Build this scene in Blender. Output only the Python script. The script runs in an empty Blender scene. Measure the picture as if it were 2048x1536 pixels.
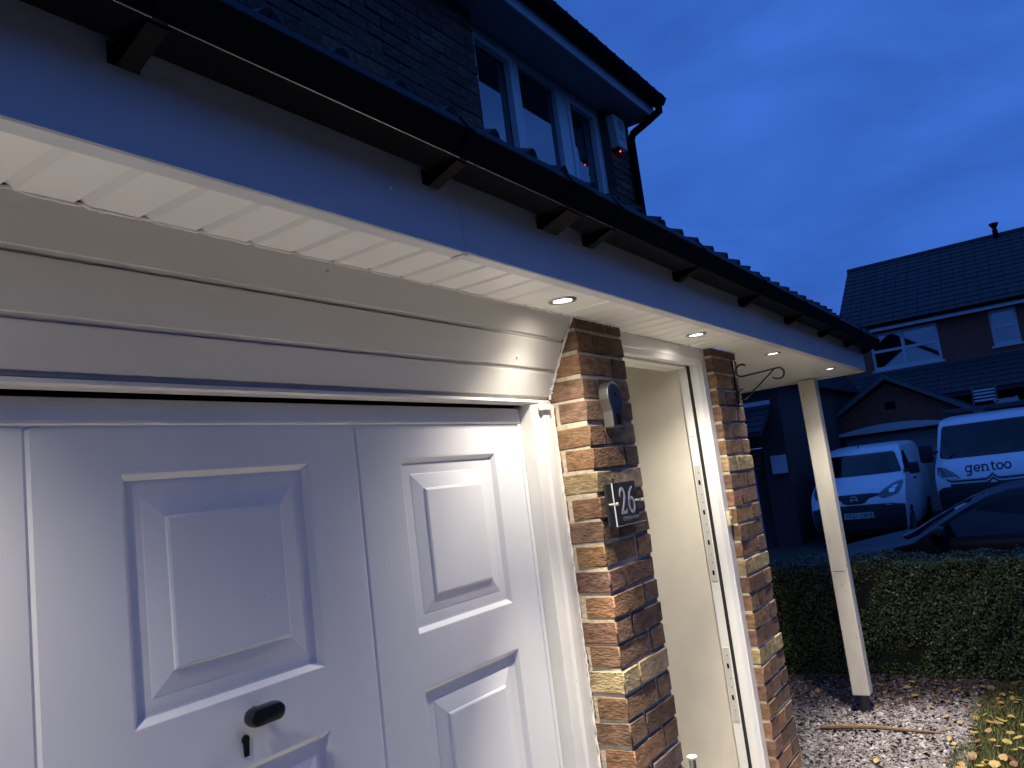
import bpy, bmesh, math, random
import numpy as np
from mathutils import Vector, Matrix
R = math.radians
random.seed(7); RNG = np.random.default_rng(7)
scene = bpy.context.scene
COL = scene.collection

# ------------------------------------------------------------------ camera
def cam_axes(yaw, pitch, roll):
    f = Vector((math.cos(yaw)*math.cos(pitch), math.sin(yaw)*math.cos(pitch), math.sin(pitch)))
    r = f.cross(Vector((0, 0, 1))).normalized(); u = r.cross(f)
    r2 = math.cos(roll)*r + math.sin(roll)*u; u2 = -math.sin(roll)*r + math.cos(roll)*u
    return r2, u2, f
cd = bpy.data.cameras.new('camera'); cam = bpy.data.objects.new('camera', cd); COL.objects.link(cam)
cr, cu, cf = cam_axes(0.586238, 0.133410, -0.125495)
cam.matrix_world = Matrix(((cr.x, cu.x, -cf.x, -2.13402), (cr.y, cu.y, -cf.y, -1.15185), (cr.z, cu.z, -cf.z, 1.8), (0, 0, 0, 1)))
cd.sensor_width = 36; cd.lens = 1549.78*36/2048; cd.clip_start = 0.02; cd.clip_end = 2000
scene.camera = cam

# ------------------------------------------------------------------ sky (dusk, sun already below the horizon)
w = bpy.data.worlds.new('World'); scene.world = w; w.use_nodes = True
nt = w.node_tree; N = nt.nodes; L = nt.links; N.clear()
out = N.new('ShaderNodeOutputWorld'); bg = N.new('ShaderNodeBackground')
sky = N.new('ShaderNodeTexSky'); sky.sky_type = 'NISHITA'; sky.sun_disc = False
sky.sun_elevation = R(-1.0); sky.sun_rotation = R(150); sky.altitude = 50; sky.air_density = 1.0; sky.dust_density = 0.6; sky.ozone_density = 4.0
tint = N.new('ShaderNodeMix'); tint.data_type = 'RGBA'; tint.blend_type = 'MULTIPLY'; tint.inputs[0].default_value = 1.0
tint.inputs[7].default_value = (0.42, 0.80, 1.45, 1)
L.new(sky.outputs[0], tint.inputs[6])
tc = N.new('ShaderNodeTexCoord'); mp = N.new('ShaderNodeMapping'); mp.inputs['Scale'].default_value = (1.0, 1.0, 2.6)
no = N.new('ShaderNodeTexNoise'); no.inputs['Scale'].default_value = 3.1; no.inputs['Detail'].default_value = 5; no.inputs['Roughness'].default_value = 0.5; no.inputs['Distortion'].default_value = 0.35
L.new(tc.outputs['Generated'], mp.inputs[0]); L.new(mp.outputs[0], no.inputs[0])
cr_ = N.new('ShaderNodeMapRange'); cr_.inputs[1].default_value = 0.32; cr_.inputs[2].default_value = 0.68; cr_.inputs[3].default_value = 0.0; cr_.inputs[4].default_value = 1.0
L.new(no.outputs[0], cr_.inputs[0])
cl = N.new('ShaderNodeMix'); cl.data_type = 'RGBA'   # thin cloud veil: even blue-grey over the sky gradient
cl.inputs[6].default_value = (0.72, 0.75, 0.78, 1); cl.inputs[7].default_value = (1.18, 1.16, 1.14, 1)
L.new(cr_.outputs[0], cl.inputs[0])
mm = N.new('ShaderNodeMix'); mm.data_type = 'RGBA'; mm.blend_type = 'MULTIPLY'; mm.inputs[0].default_value = 1.0
L.new(cl.outputs[2], mm.inputs[7])
ov = N.new('ShaderNodeMix'); ov.data_type = 'RGBA'; ov.inputs[0].default_value = 0.93; ov.inputs[7].default_value = (0.315, 1.13, 4.6, 1)
L.new(tint.outputs[2], ov.inputs[6]); L.new(ov.outputs[2], mm.inputs[6])
L.new(mm.outputs[2], bg.inputs[0]); bg.inputs[1].default_value = 0.136
L.new(bg.outputs[0], out.inputs[0])

scene.view_settings.view_transform = 'Standard'; scene.view_settings.look = 'None'
scene.view_settings.exposure = 0.0; scene.view_settings.gamma = 1.0; scene.view_settings.use_curve_mapping = False
scene.render.engine = 'CYCLES'; scene.cycles.use_denoising = True
scene.cycles.max_bounces = 8; scene.cycles.diffuse_bounces = 4

LAMP_COL = (1.0, 0.915, 0.785); BEAM_W = 360.0; FLOOD_W = 44.0; SPILL_W = 7.0

# ------------------------------------------------------------------ materials
def mat(name, col, rough=0.5, metal=0.0, spec=0.5, bump=None, var=None, objcol=False, speck=None, stretch=(1, 1, 1), emit=None, ior=None, coat=0, sub=None):
    """col base colour; bump=(scale,strength,distance,detail); var=(scale,amount); speck=(scale,threshold,colour)"""
    m = bpy.data.materials.new(name); m.use_nodes = True
    t = m.node_tree; n = t.nodes; l = t.links; b = n['Principled BSDF']
    b.inputs['Roughness'].default_value = rough; b.inputs['Metallic'].default_value = metal
    b.inputs['Specular IOR Level'].default_value = spec
    if ior: b.inputs['IOR'].default_value = ior
    if coat: b.inputs['Coat Weight'].default_value = coat; b.inputs['Coat Roughness'].default_value = 0.08
    c4 = (*col, 1); b.inputs['Base Color'].default_value = c4
    if emit: b.inputs['Emission Color'].default_value = (*emit[0], 1); b.inputs['Emission Strength'].default_value = emit[1]
    if bump or var or objcol or speck:
        tcn = n.new('ShaderNodeTexCoord'); oi = n.new('ShaderNodeObjectInfo')
        mpn = n.new('ShaderNodeMapping'); mpn.inputs['Scale'].default_value = stretch
        ad = n.new('ShaderNodeVectorMath'); ad.operation = 'ADD'
        sc = n.new('ShaderNodeVectorMath'); sc.operation = 'SCALE'; sc.inputs[0].default_value = (37.3, 19.7, 53.1)
        l.new(oi.outputs['Random'], sc.inputs['Scale']); l.new(tcn.outputs['Object'], ad.inputs[0]); l.new(sc.outputs[0], ad.inputs[1]); l.new(ad.outputs[0], mpn.inputs[0])
        cur = None
        if objcol: cur = oi.outputs['Color']
        if var:
            nn = n.new('ShaderNodeTexNoise'); nn.inputs['Scale'].default_value = var[0]; nn.inputs['Detail'].default_value = 5; nn.inputs['Roughness'].default_value = 0.6
            l.new(mpn.outputs[0], nn.inputs[0])
            mr = n.new('ShaderNodeMapRange'); mr.inputs[1].default_value = 0.3; mr.inputs[2].default_value = 0.7; mr.inputs[3].default_value = 1-var[1]; mr.inputs[4].default_value = 1+var[1]*0.6
            l.new(nn.outputs[0], mr.inputs[0])
            mx = n.new('ShaderNodeMix'); mx.data_type = 'RGBA'; mx.blend_type = 'MULTIPLY'; mx.inputs[0].default_value = 1; mx.inputs[6].default_value = c4
            if cur: l.new(cur, mx.inputs[6])
            l.new(mr.outputs[0], mx.inputs[7]); cur = mx.outputs[2]
        if speck:
            n2 = n.new('ShaderNodeTexNoise'); n2.inputs['Scale'].default_value = speck[0]; n2.inputs['Detail'].default_value = 3
            l.new(mpn.outputs[0], n2.inputs[0])
            m2 = n.new('ShaderNodeMapRange'); m2.inputs[1].default_value = speck[1]; m2.inputs[2].default_value = speck[1]+0.05
            l.new(n2.outputs[0], m2.inputs[0])
            mx2 = n.new('ShaderNodeMix'); mx2.data_type = 'RGBA'; mx2.inputs[6].default_value = c4; mx2.inputs[7].default_value = (*speck[2], 1)
            if cur: l.new(cur, mx2.inputs[6])
            l.new(m2.outputs[0], mx2.inputs[0]); cur = mx2.outputs[2]
        if cur: l.new(cur, b.inputs['Base Color'])
        if bump:
            nb = n.new('ShaderNodeTexNoise'); nb.inputs['Scale'].default_value = bump[0]; nb.inputs['Detail'].default_value = bump[3] if len(bump) > 3 else 4
            l.new(mpn.outputs[0], nb.inputs[0])
            bp = n.new('ShaderNodeBump'); bp.inputs['Strength'].default_value = bump[1]; bp.inputs['Distance'].default_value = bump[2]
            l.new(nb.outputs[0], bp.inputs['Height']); l.new(bp.outputs[0], b.inputs['Normal'])
    return m

M = {}
M['brick'] = mat('brick_clay', (.25, .11, .06), .88, spec=.25, bump=(130, .85, .004, 6), var=(45, .55), objcol=True, speck=(150, .68, (.05, .032, .025)), stretch=(.5, .5, 1.2))
M['mortar_shaded'] = mat('shaded_mortar', (.10, .085, .07), .95)  # darker mortar copy: the upper wall's shade put into the colour
M['mortar'] = mat('mortar_sand', (.58, .51, .37), .95, spec=.15, bump=(110, .7, .004, 5), var=(30, .3))
M['soffit'] = mat('soffit_pvc', (.90, .88, .82), .33, bump=(9, .06, .01), var=(3, .03))
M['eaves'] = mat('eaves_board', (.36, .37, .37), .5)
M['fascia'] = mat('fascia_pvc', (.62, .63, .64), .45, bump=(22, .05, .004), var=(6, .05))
M['cladding'] = mat('cladding_pvc', (.68, .66, .62), .34, bump=(120, .22, .0015, 3), var=(5, .03), stretch=(.03, 1, 1))
M['caulk'] = mat('silicone_caulk', (.82, .81, .77), .4, bump=(60, .5, .003))
M['door_paint'] = mat('garage_door_paint', (.74, .74, .745), .42, bump=(85, .12, .002, 5), var=(3, .07), speck=(95, .775, (.34, .30, .26)), stretch=(1, 1, .45))
M['frame_paint'] = mat('timber_frame_paint', (.76, .75, .70), .5, bump=(28, .45, .003, 6), var=(9, .10), speck=(60, .74, (.40, .36, .30)), stretch=(1, 1, .35))
M['upvc'] = mat('white_upvc', (.80, .79, .76), .3, bump=(8, .05, .004), var=(5, .03))
M['cream'] = mat('cream_plaster', (.72, .68, .57), .8, spec=.25, bump=(14, .2, .003, 6), var=(7, .06))
M['gutter'] = mat('black_gutter_plastic', (.0025, .003, .0042), .55, spec=.08, bump=(12, .04, .004))
M['tile'] = mat('concrete_roof_tile', (.045, .045, .05), .85, bump=(60, .5, .004), var=(12, .3))
M['gloss'] = mat('gloss_black_edge', (.02, .02, .022), .12, spec=1.0)
M['black'] = mat('black_plastic', (.012, .012, .013), .3)
M['void'] = mat('dark_cavity', (.006, .006, .006), .9, spec=0.1)
M['rubber'] = mat('black_rubber', (.012, .012, .012), .8)
M['iron'] = mat('black_wrought_iron', (.012, .012, .013), .28, spec=.6, bump=(60, .25, .002))
M['chrome'] = mat('polished_chrome', (.72, .72, .72), .14, 1.0)
M['satin'] = mat('satin_nickel', (.42, .42, .41), .3, 1.0)
M['zinc'] = mat('die_cast_zinc', (.33, .32, .29), .45, .8, bump=(80, .2, .001))
M['keep'] = mat('dull_keep_metal', (.60, .58, .53), .4, .2)
M['navyplastic'] = mat('dark_keypad_cover', (.022, .028, .05), .35)
M['slate'] = mat('slate_back_plate', (.035, .036, .04), .55, bump=(50, .3, .002))
M['sign_white'] = mat('engraved_white_print', (.62, .62, .62), .6)
M['sign_text'] = mat('engraved_grey_print', (.17, .19, .19), .6)
M['pin'] = mat('bright_steel_pin', (.85, .82, .74), .3, .2)
M['bell'] = mat('aged_cream_plastic', (.66, .58, .33), .4)
M['lens'] = mat('lit_lamp_lens', (.9, .88, .82), .3, emit=((1, .93, .80), 9.0))
M['steel'] = mat('galvanised_steel', (.10, .10, .105), .5, .7, bump=(40, .3, .002))
M['post'] = mat('post_paint', (.74, .70, .60), .55, bump=(35, .5, .003, 6), var=(10, .10), speck=(34, .69, (.34, .29, .23)), stretch=(1, 1, .35))
M['glass'] = mat('window_glass', (.004, .006, .01), .02, spec=.5, ior=2.9)
M['carglass'] = mat('vehicle_glass', (.004, .005, .006), .03, ior=1.5)
M['vanwhite'] = mat('white_van_paint', (.84, .85, .86), .35, var=(1.2, .05), coat=.4)
M['carpaint'] = mat('dark_navy_car_paint', (.006, .007, .012), .38, spec=.3)
M['bumper'] = mat('unpainted_bumper', (.018, .018, .02), .55)
M['lamp_clear'] = mat('headlamp_lens', (.14, .15, .16), .12, ior=1.6)
M['lamp_refl'] = mat('headlamp_reflector', (.75, .76, .78), .15, .9)
M['plate_white'] = mat('number_plate', (.55, .55, .53), .5)
M['ink'] = mat('black_ink', (.015, .012, .02), .6)
M['logo'] = mat('dark_purple_vinyl', (.03, .012, .03), .5)
M['tyre'] = mat('tyre_rubber', (.014, .014, .014), .85, bump=(60, .4, .004))
M['rim'] = mat('wheel_rim', (.3, .3, .31), .4, .8)
M['farbrick'] = mat('far_red_brick', (.27, .085, .05), .9, bump=(30, .4, .006), var=(8, .25))
M['darkbrick'] = mat('dark_brown_brick', (.09, .055, .045), .9, bump=(30, .4, .006), var=(8, .25))
M['farwhite'] = mat('far_white_trim', (.62, .62, .60), .5)
M['fardull'] = mat('dull_grey_trim', (.13, .13, .12), .7)  # one dull grey shared by bargeboards, eaves, flashing, slats and papers
M['garage_white'] = mat('white_garage_slats', (.48, .48, .47), .5)
M['curtain'] = mat('pale_curtain', (.35, .33, .28), .9)
M['led'] = mat('red_strobe_led', (.5, .02, .02), .3, emit=((1, .05, .04), 6.0))
M['redlens'] = mat('red_lens', (.25, .01, .01), .3)
M['alarm'] = mat('alarm_box_plastic', (.55, .55, .50), .5, var=(14, .12))
M['greyprint'] = mat('grey_print', (.16, .16, .16), .6)
M['stick'] = mat('bark_strip', (.20, .12, .055), .85, bump=(40, .7, .004), var=(20, .3), stretch=(.2, 1, 1))
M['asphalt'] = mat('driveway_asphalt', (.05, .05, .053), .92, bump=(120, .7, .004), var=(5, .25))
M['paving'] = mat('concrete_paving', (.76, .71, .62), .9, bump=(70, .5, .004), var=(4, .2))  # kept very pale for the apron's bounce onto the soffit
M['soil'] = mat('dark_soil', (.06, .048, .04), .97, bump=(40, .8, .01), var=(15, .3))
M['lawnbase'] = mat('lawn_soil', (.035, .045, .015), .97, bump=(40, .8, .01), var=(15, .3))
M['interior'] = mat('hall_paint', (.6, .56, .46), .85)
M['hedgecore'] = mat('hedge_dark_core', (.012, .014, .007), .95, bump=(60, .8, .01))

def leafmat(name, ramp, rough=.45, trans=0.0, spec=.5):
    m = bpy.data.materials.new(name); m.use_nodes = True; t = m.node_tree; n = t.nodes; l = t.links; b = n['Principled BSDF']
    at = n.new('ShaderNodeAttribute'); at.attribute_name = 'tone'; at.attribute_type = 'GEOMETRY'
    rp = n.new('ShaderNodeValToRGB'); e = rp.color_ramp.elements
    e[0].position = ramp[0][0]; e[0].color = (*ramp[0][1], 1); e[1].position = ramp[-1][0]; e[1].color = (*ramp[-1][1], 1)
    for p, c in ramp[1:-1]:
        x = e.new(p); x.color = (*c, 1)
    l.new(at.outputs['Fac'], rp.inputs[0]); l.new(rp.outputs[0], b.inputs['Base Color'])
    b.inputs['Roughness'].default_value = rough; b.inputs['Specular IOR Level'].default_value = spec
    return m
M['hedge'] = leafmat('hedge_leaf', [(0, (.035, .050, .014)), (.5, (.075, .105, .026)), (.85, (.125, .145, .040)), (1, (.20, .19, .07))], .42)
M['grass'] = leafmat('grass_blade', [(0, (.055, .07, .016)), (.6, (.12, .125, .032)), (1, (.24, .20, .075))], .6)
M['gravel'] = leafmat('slate_chipping', [(0, (.085, .074, .075)), (.45, (.195, .168, .166)), (.8, (.32, .285, .275)), (1, (.46, .42, .40))], .7, spec=.4)
M['litter'] = leafmat('leaf_litter', [(0, (.03, .020, .013)), (.55, (.075, .045, .025)), (1, (.22, .13, .05))], .7)

def leafcol(name, c):
    return mat(name, c, .55, bump=(60, .3, .003), var=(35, .35), objcol=True)
M['fallen'] = leafcol('fallen_leaf', (.3, .18, .05))

# ------------------------------------------------------------------ mesh helpers
WPOS = {}
def wp(o): return WPOS.get(o.name, Vector((0, 0, 0))) if o else Vector((0, 0, 0))
class MB:
    def __init__(s): s.v = []; s.f = []
    def add(s, vs, fs):
        k = len(s.v); s.v += [tuple(p) for p in vs]; s.f += [tuple(i+k for i in f) for f in fs]; return s
    def box(s, x0, x1, y0, y1, z0, z1):
        return s.add([(x0, y0, z0), (x1, y0, z0), (x1, y1, z0), (x0, y1, z0), (x0, y0, z1), (x1, y0, z1), (x1, y1, z1), (x0, y1, z1)],
                     [(0, 3, 2, 1), (4, 5, 6, 7), (0, 1, 5, 4), (1, 2, 6, 5), (2, 3, 7, 6), (3, 0, 4, 7)])
    def prism(s, prof, axis, t0, t1):
        """closed profile of (a,b) extruded along axis (0: a,b = y,z; 1: x,z; 2: x,y)"""
        def P(a, b, t): return [(t, a, b), (a, t, b), (a, b, t)][axis]
        n = len(prof); vs = [P(a, b, t0) for a, b in prof] + [P(a, b, t1) for a, b in prof]
        fs = [(i, (i+1) % n, n+(i+1) % n, n+i) for i in range(n)] + [tuple(range(n))[::-1], tuple(range(n, 2*n))]
        return s.add(vs, fs)
    def tube(s, pts, r, n=8, closed=False):
        pts = [Vector(p) for p in pts]; k = len(pts); rr = r if isinstance(r, (list, tuple)) else [r]*k
        ring = []; up = None
        for i, p in enumerate(pts):
            a = pts[(i-1) % k] if (i or closed) else p; b = pts[(i+1) % k] if (i < k-1 or closed) else p
            d = (b-a).normalized()
            if up is None:
                up = d.orthogonal().normalized()
            up = (up - d*up.dot(d)).normalized(); sd = d.cross(up)
            ring.append([p + rr[i]*(math.cos(2*math.pi*j/n)*up + math.sin(2*math.pi*j/n)*sd) for j in range(n)])
        vs = [q for g in ring for q in g]; fs = []
        for i in range(k if closed else k-1):
            i2 = (i+1) % k
            for j in range(n): fs.append((i*n+j, i*n+(j+1) % n, i2*n+(j+1) % n, i2*n+j))
        if not closed: fs += [tuple(range(n))[::-1], tuple((k-1)*n+j for j in range(n))]
        return s.add(vs, fs)
    def lathe(s, prof, c, axis=2, n=24):
        """profile of (radius, height) about an axis through c"""
        vs = []; k = len(prof)
        for r_, h in prof:
            for j in range(n):
                a = 2*math.pi*j/n; u, v_ = r_*math.cos(a), r_*math.sin(a)
                p = [(h, u, v_), (u, h, v_), (u, v_, h)][axis]; vs.append((c[0]+p[0], c[1]+p[1], c[2]+p[2]))
        fs = []
        for i in range(k-1):
            for j in range(n): fs.append((i*n+j, i*n+(j+1) % n, (i+1)*n+(j+1) % n, (i+1)*n+j))
        fs += [tuple(range(n))[::-1], tuple((k-1)*n+j for j in range(n))]
        return s.add(vs, fs)
    def mesh(s, name, smooth=False, bevel=0, seg=1, off=None, angle=30):
        v = np.array(s.v, float); c = np.array(off) if off is not None else (v.min(0)+v.max(0))/2
        me = bpy.data.meshes.new(name); me.from_pydata([tuple(p) for p in (v-c)], [], s.f)
        bm = bmesh.new(); bm.from_mesh(me); bmesh.ops.recalc_face_normals(bm, faces=bm.faces)
        if bevel:
            es = [e for e in bm.edges if len(e.link_faces) == 2 and e.calc_face_angle() > R(angle)]
            bmesh.ops.bevel(bm, geom=es, offset=bevel, segments=seg, affect='EDGES', profile=.5, clamp_overlap=True)
        if smooth:
            for f in bm.faces: f.smooth = True
            for e in bm.edges:
                if len(e.link_faces) == 2 and e.calc_face_angle() > R(40): e.smooth = False
        bm.to_mesh(me); bm.free()
        return me, Vector(c)
    def build(s, name, m, parent=None, smooth=False, bevel=0, seg=1, base=False, angle=30):
        v = np.array(s.v, float); c = (v.min(0)+v.max(0))/2
        if base: c[2] = v.min(0)[2]
        me, c = s.mesh(name, smooth, bevel, seg, c, angle)
        return place(name, me, c, m, parent)
def place(name, me, c, m, parent=None):
    o = bpy.data.objects.new(name, me); COL.objects.link(o)
    if m is not None and not me.materials: me.materials.append(M[m] if isinstance(m, str) else m)
    o.parent = parent; c = Vector(c); o.location = c - wp(parent); WPOS[o.name] = c
    return o
def thing(name, loc, label, cat, group=None):
    o = bpy.data.objects.new(name, None); o.empty_display_size = .1; COL.objects.link(o); o.location = loc; WPOS[o.name] = Vector(loc)
    return tag(o, label, cat, group)
def tag(o, label, cat, group=None):
    o['label'] = label; o['category'] = cat
    if group: o['group'] = group
    return o
def struct(o): o['kind'] = 'structure'; return o
def stuff(o, label=None, cat=None):
    o['kind'] = 'stuff'
    if label: o['label'] = label; o['category'] = cat
    return o
def part(name, loc, parent):       # an empty that groups sub-parts would hide geometry: used only for pieces with a mesh of their own
    raise NotImplementedError
def box(name, x0, x1, y0, y1, z0, z1, m, parent=None, bevel=0, seg=1, base=False):
    return MB().box(x0, x1, y0, y1, z0, z1).build(name, m, parent, bevel=bevel, seg=seg, base=base, smooth=bevel > 0 and seg > 1)
def np_mesh(name, V, F, tone=None, mname=None, parent=None, c=(0, 0, 0)):
    """fast mesh from arrays; F faces of equal size; tone = one value per face"""
    me = bpy.data.meshes.new(name); c = np.array(c, float); V = V-c
    nf, k = F.shape
    me.vertices.add(len(V)); me.vertices.foreach_set('co', V.astype(np.float32).ravel())
    me.loops.add(nf*k); me.loops.foreach_set('vertex_index', F.astype(np.int32).ravel())
    me.polygons.add(nf); me.polygons.foreach_set('loop_start', np.arange(0, nf*k, k, dtype=np.int32))
    me.update(calc_edges=True)
    if tone is not None:
        a = me.attributes.new('tone', 'FLOAT', 'FACE'); a.data.foreach_set('value', tone.astype(np.float32))
    me.validate()
    return place(name, me, c, mname, parent)
def dense(pts, d=.12):
    o = []
    for a, b in zip(pts, pts[1:]):
        k = max(1, int(math.hypot(b[0]-a[0], b[1]-a[1])/d)); o += [(a[0]+(b[0]-a[0])*i/k, a[1]+(b[1]-a[1])*i/k) for i in range(k)]
    return o+[pts[-1]]
def ribbon(pts, wd, closed=False):
    """flat stroke in 2-D: list of quads (each 4 points); wd constant or list"""
    P = [np.array(p, float) for p in pts]; k = len(P); ww = wd if isinstance(wd, (list, tuple)) else [wd]*k
    Lf = []; Rt = []
    for i in range(k):
        a = P[(i-1) % k] if (i or closed) else P[i]; b = P[(i+1) % k] if (i < k-1 or closed) else P[i]
        d = b-a; d /= np.linalg.norm(d)+1e-9; nrm = np.array([-d[1], d[0]])
        Lf.append(P[i]+nrm*ww[i]/2); Rt.append(P[i]-nrm*ww[i]/2)
    return [(Lf[i], Rt[i], Rt[(i+1) % k], Lf[(i+1) % k]) for i in range(k if closed else k-1)]
def arc(cx, cy, rx, ry, a0, a1, n=12):
    return [(cx+rx*math.cos(R(a0+(a1-a0)*i/n)), cy+ry*math.sin(R(a0+(a1-a0)*i/n))) for i in range(n+1)]
def text_mesh(txt, size, shear=0.0, extrude=0.0005):
    c = bpy.data.curves.new('text', 'FONT'); c.body = txt; c.size = size; c.align_x = 'CENTER'; c.align_y = 'CENTER'; c.shear = shear; c.extrude = extrude
    o = bpy.data.objects.new('text', c); COL.objects.link(o)
    dg = bpy.context.evaluated_depsgraph_get(); me = bpy.data.meshes.new_from_object(o.evaluated_get(dg))
    bpy.data.objects.remove(o); bpy.data.curves.remove(c)
    return me

# ================================================================== GROUND
Z_ROAD = -0.08
g = MB(); g.box(-60, 5.2, -60, 60, -.5, -.012); struct(g.build('ground', 'soil'))
g = MB(); g.box(5.2, 400, -300, 300, -.5, Z_ROAD); struct(g.build('road', 'asphalt'))
g = MB(); g.box(-60, 2.35, -11, -.80, -.012, 0.0); struct(g.build('driveway', 'asphalt'))
g = MB(); g.box(-3.2, 2.35, -.798, -.01, -.012, .004); struct(g.build('bounce_apron', 'paving'))  # unseen pale apron added to bounce lamp light up to the soffit
g = MB(); g.box(2.35, 4.5, -8, -.46, -.012, 0.0); struct(g.build('lawn_bed', 'lawnbase'))
g = MB(); g.box(8.0, 13.2, 2.45, 12, Z_ROAD, Z_ROAD+.06); struct(g.build('verge', 'lawnbase'))

hm = MB(); hn = 60
for i in range(hn):
    xa = -90+180*i/(hn-1); cr2 = 6.9+1.0*math.sin(xa*.13)+.7*math.sin(xa*.41+1)
    hm.v += [(xa, -11.5, -.3), (xa, -13.5, cr2*.86), (xa, -16, cr2), (xa, -60, cr2+1)]
for i in range(hn-1):
    for j in range(3): hm.f.append((i*4+j, i*4+4+j, i*4+5+j, i*4+1+j))
struct(hm.build('sky_block_bank', 'soil'))  # unseen bank added to keep low sky light off the fascia

# gravel chippings (nobody could count them)
def chips(n, xr, yr, size, tone_lo, tone_hi, name, mname, keep=None):
    cx = RNG.uniform(*xr, n); cy = RNG.uniform(*yr, n)
    if keep is not None: k = keep(cx, cy); cx, cy = cx[k], cy[k]; n = len(cx)
    s = RNG.uniform(.6, 1.3, n)*size; th = RNG.uniform(0, 6.28, n); tilt = RNG.normal(0, .35, (n, 2))
    base = np.array([[1, 0, 0], [.25, .62, .05], [-.8, .45, 0], [-.9, -.35, .05], [.1, -.6, 0], [.15, .1, .36], [-.3, -.05, .33]])
    F = np.array([[0, 1, 5], [1, 2, 6], [1, 6, 5], [2, 3, 6], [3, 4, 6], [4, 5, 6], [4, 0, 5]])
    jit = RNG.normal(0, .13, (n, 7, 3)); P = (base[None]+jit)*s[:, None, None]
    c, sn = np.cos(th)[:, None], np.sin(th)[:, None]
    X = P[:, :, 0]*c-P[:, :, 1]*sn; Y = P[:, :, 0]*sn+P[:, :, 1]*c
    Z = P[:, :, 2]+X*tilt[:, :1]+Y*tilt[:, 1:]
    Z += RNG.uniform(0, .014, n)[:, None]-.004
    V = np.stack([X+cx[:, None], Y+cy[:, None], Z], 2).reshape(-1, 3)
    FF = (F[None]+7*np.arange(n)[:, None, None]).reshape(-1, 3)
    tone = np.repeat(np.clip(RNG.normal((tone_lo+tone_hi)/2, (tone_hi-tone_lo)/2.2, n), 0, 1), 7)
    return np_mesh(name, V, FF, tone, mname, c=(3.5, .2, 0))
stuff(chips(26000, (2.35, 4.62), (-.50, 1.7), .0155, .15, .75, 'gravel', 'gravel'), 'pale slate chippings covering the bed between the post and the brick pier', 'gravel')
stuff(chips(11000, (3.72, 4.62), (-.6, 1.3), .019, .1, .7, 'leaf_litter', 'litter', keep=lambda x, y: (x-3.72+.12*np.sin(y*5))/.38 > RNG.uniform(0, 1, len(x))), 'brown crumbled leaf litter lying along the foot of the hedge', 'leaf litter')

# lawn
def grass(n):
    x = RNG.uniform(2.3, 4.45, n); y = RNG.uniform(-2.4, -.40, n)
    edge = -.43+.05*np.sin(x*3.1)+.03*np.sin(x*9)-np.clip(x-4.0, 0, 1)*.5
    k = y < edge+RNG.normal(0, .012, n); x, y = x[k], y[k]; n = len(x)
    h = RNG.uniform(.018, .045, n); th = RNG.uniform(0, 6.28, n); lean = RNG.uniform(.15, .9, n)*h; wd = RNG.uniform(.0012, .0024, n)
    dx, dy = np.cos(th), np.sin(th)
    b0 = np.stack([x-dy*wd, y+dx*wd, np.zeros(n)], 1); b1 = np.stack([x+dy*wd, y-dx*wd, np.zeros(n)], 1)
    m0 = np.stack([x+dx*lean*.35-dy*wd*.8, y+dy*lean*.35+dx*wd*.8, h*.6], 1); m1 = np.stack([x+dx*lean*.35+dy*wd*.8, y+dy*lean*.35-dx*wd*.8, h*.6], 1)
    t = np.stack([x+dx*lean, y+dy*lean, h], 1)
    V = np.stack([b0, b1, m1, m0, t], 1).reshape(-1, 3); o = 5*np.arange(n)[:, None]
    F = np.concatenate([o+np.array([[0, 1, 2]]), o+np.array([[0, 2, 3]]), o+np.array([[3, 2, 4]])], 0)
    tone = np.tile(np.clip(RNG.normal(.45, .25, n), 0, 1), 3)
    return np_mesh('grass', V, F, tone, 'grass', c=(3.4, -1, 0))
stuff(grass(60000), 'short lawn grass sprinkled with fallen leaves in the front corner', 'grass')

# ================================================================== OUR HOUSE
house = thing('brick_house', (0.8, 0.7, 0), 'brown brick house with lit white soffit, garage door and open front door', 'house')
ZS = 2.314                      # underside of the soffit
# ---- brick work
PAL = {'o': (.30, .168, .090), 'r': (.25, .140, .082), 'b': (.205, .122, .078), 'd': (.145, .090, .064), 'y': (.40, .30, .16), 'n': (.175, .118, .088)}
def brick_mesh(lx, ly, lz=.065, k=0):
    rr = random.Random(k*31+int(lx*1000)+int(ly*517))
    b = MB().box(-lx/2, lx/2, -ly/2, ly/2, -lz/2, lz/2)
    me, _ = b.mesh('brick', True, .0035, 1, (0, 0, 0))
    for v in me.vertices: v.co += Vector((rr.gauss(0, .0009), rr.gauss(0, .0009), rr.gauss(0, .0011)))
    me.materials.append(M['brick']); return me
BM = {}
def brick(x0, x1, y0, y1, z, colkey, parent, proud=.0018):
    lx, ly = round(x1-x0, 4), round(y1-y0, 4); key = (lx, ly, random.randrange(4))
    if key not in BM: BM[key] = brick_mesh(lx, ly, .065, key[2])
    o = bpy.data.objects.new('brick', BM[key]); COL.objects.link(o); o.parent = parent
    c = Vector(((x0+x1)/2, (y0+y1)/2+random.gauss(0, proud), z+random.gauss(0, .0012)))
    o.location = c-wp(parent); o.rotation_euler = (random.gauss(0, .006), random.gauss(0, .005), random.gauss(0, .006))
    base = PAL[colkey]; v = random.uniform(.85, 1.15); o.color = (base[0]*v, base[1]*v*random.uniform(.95, 1.06), base[2]*v*random.uniform(.93, 1.08), 1)
    return o
MORT0 = 2.274                   # first bed joint below the soffit
def course_z(k): return MORT0 - .075*k - .005 - .0325      # centre of the k-th course below that joint
rowcol = 'bobbroyrbobobryrbobrbrob'
core = MB().box(.0025, .3235, .006, .30, 0, ZS-.003).build('pier_wall', 'mortar', house)
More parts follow.
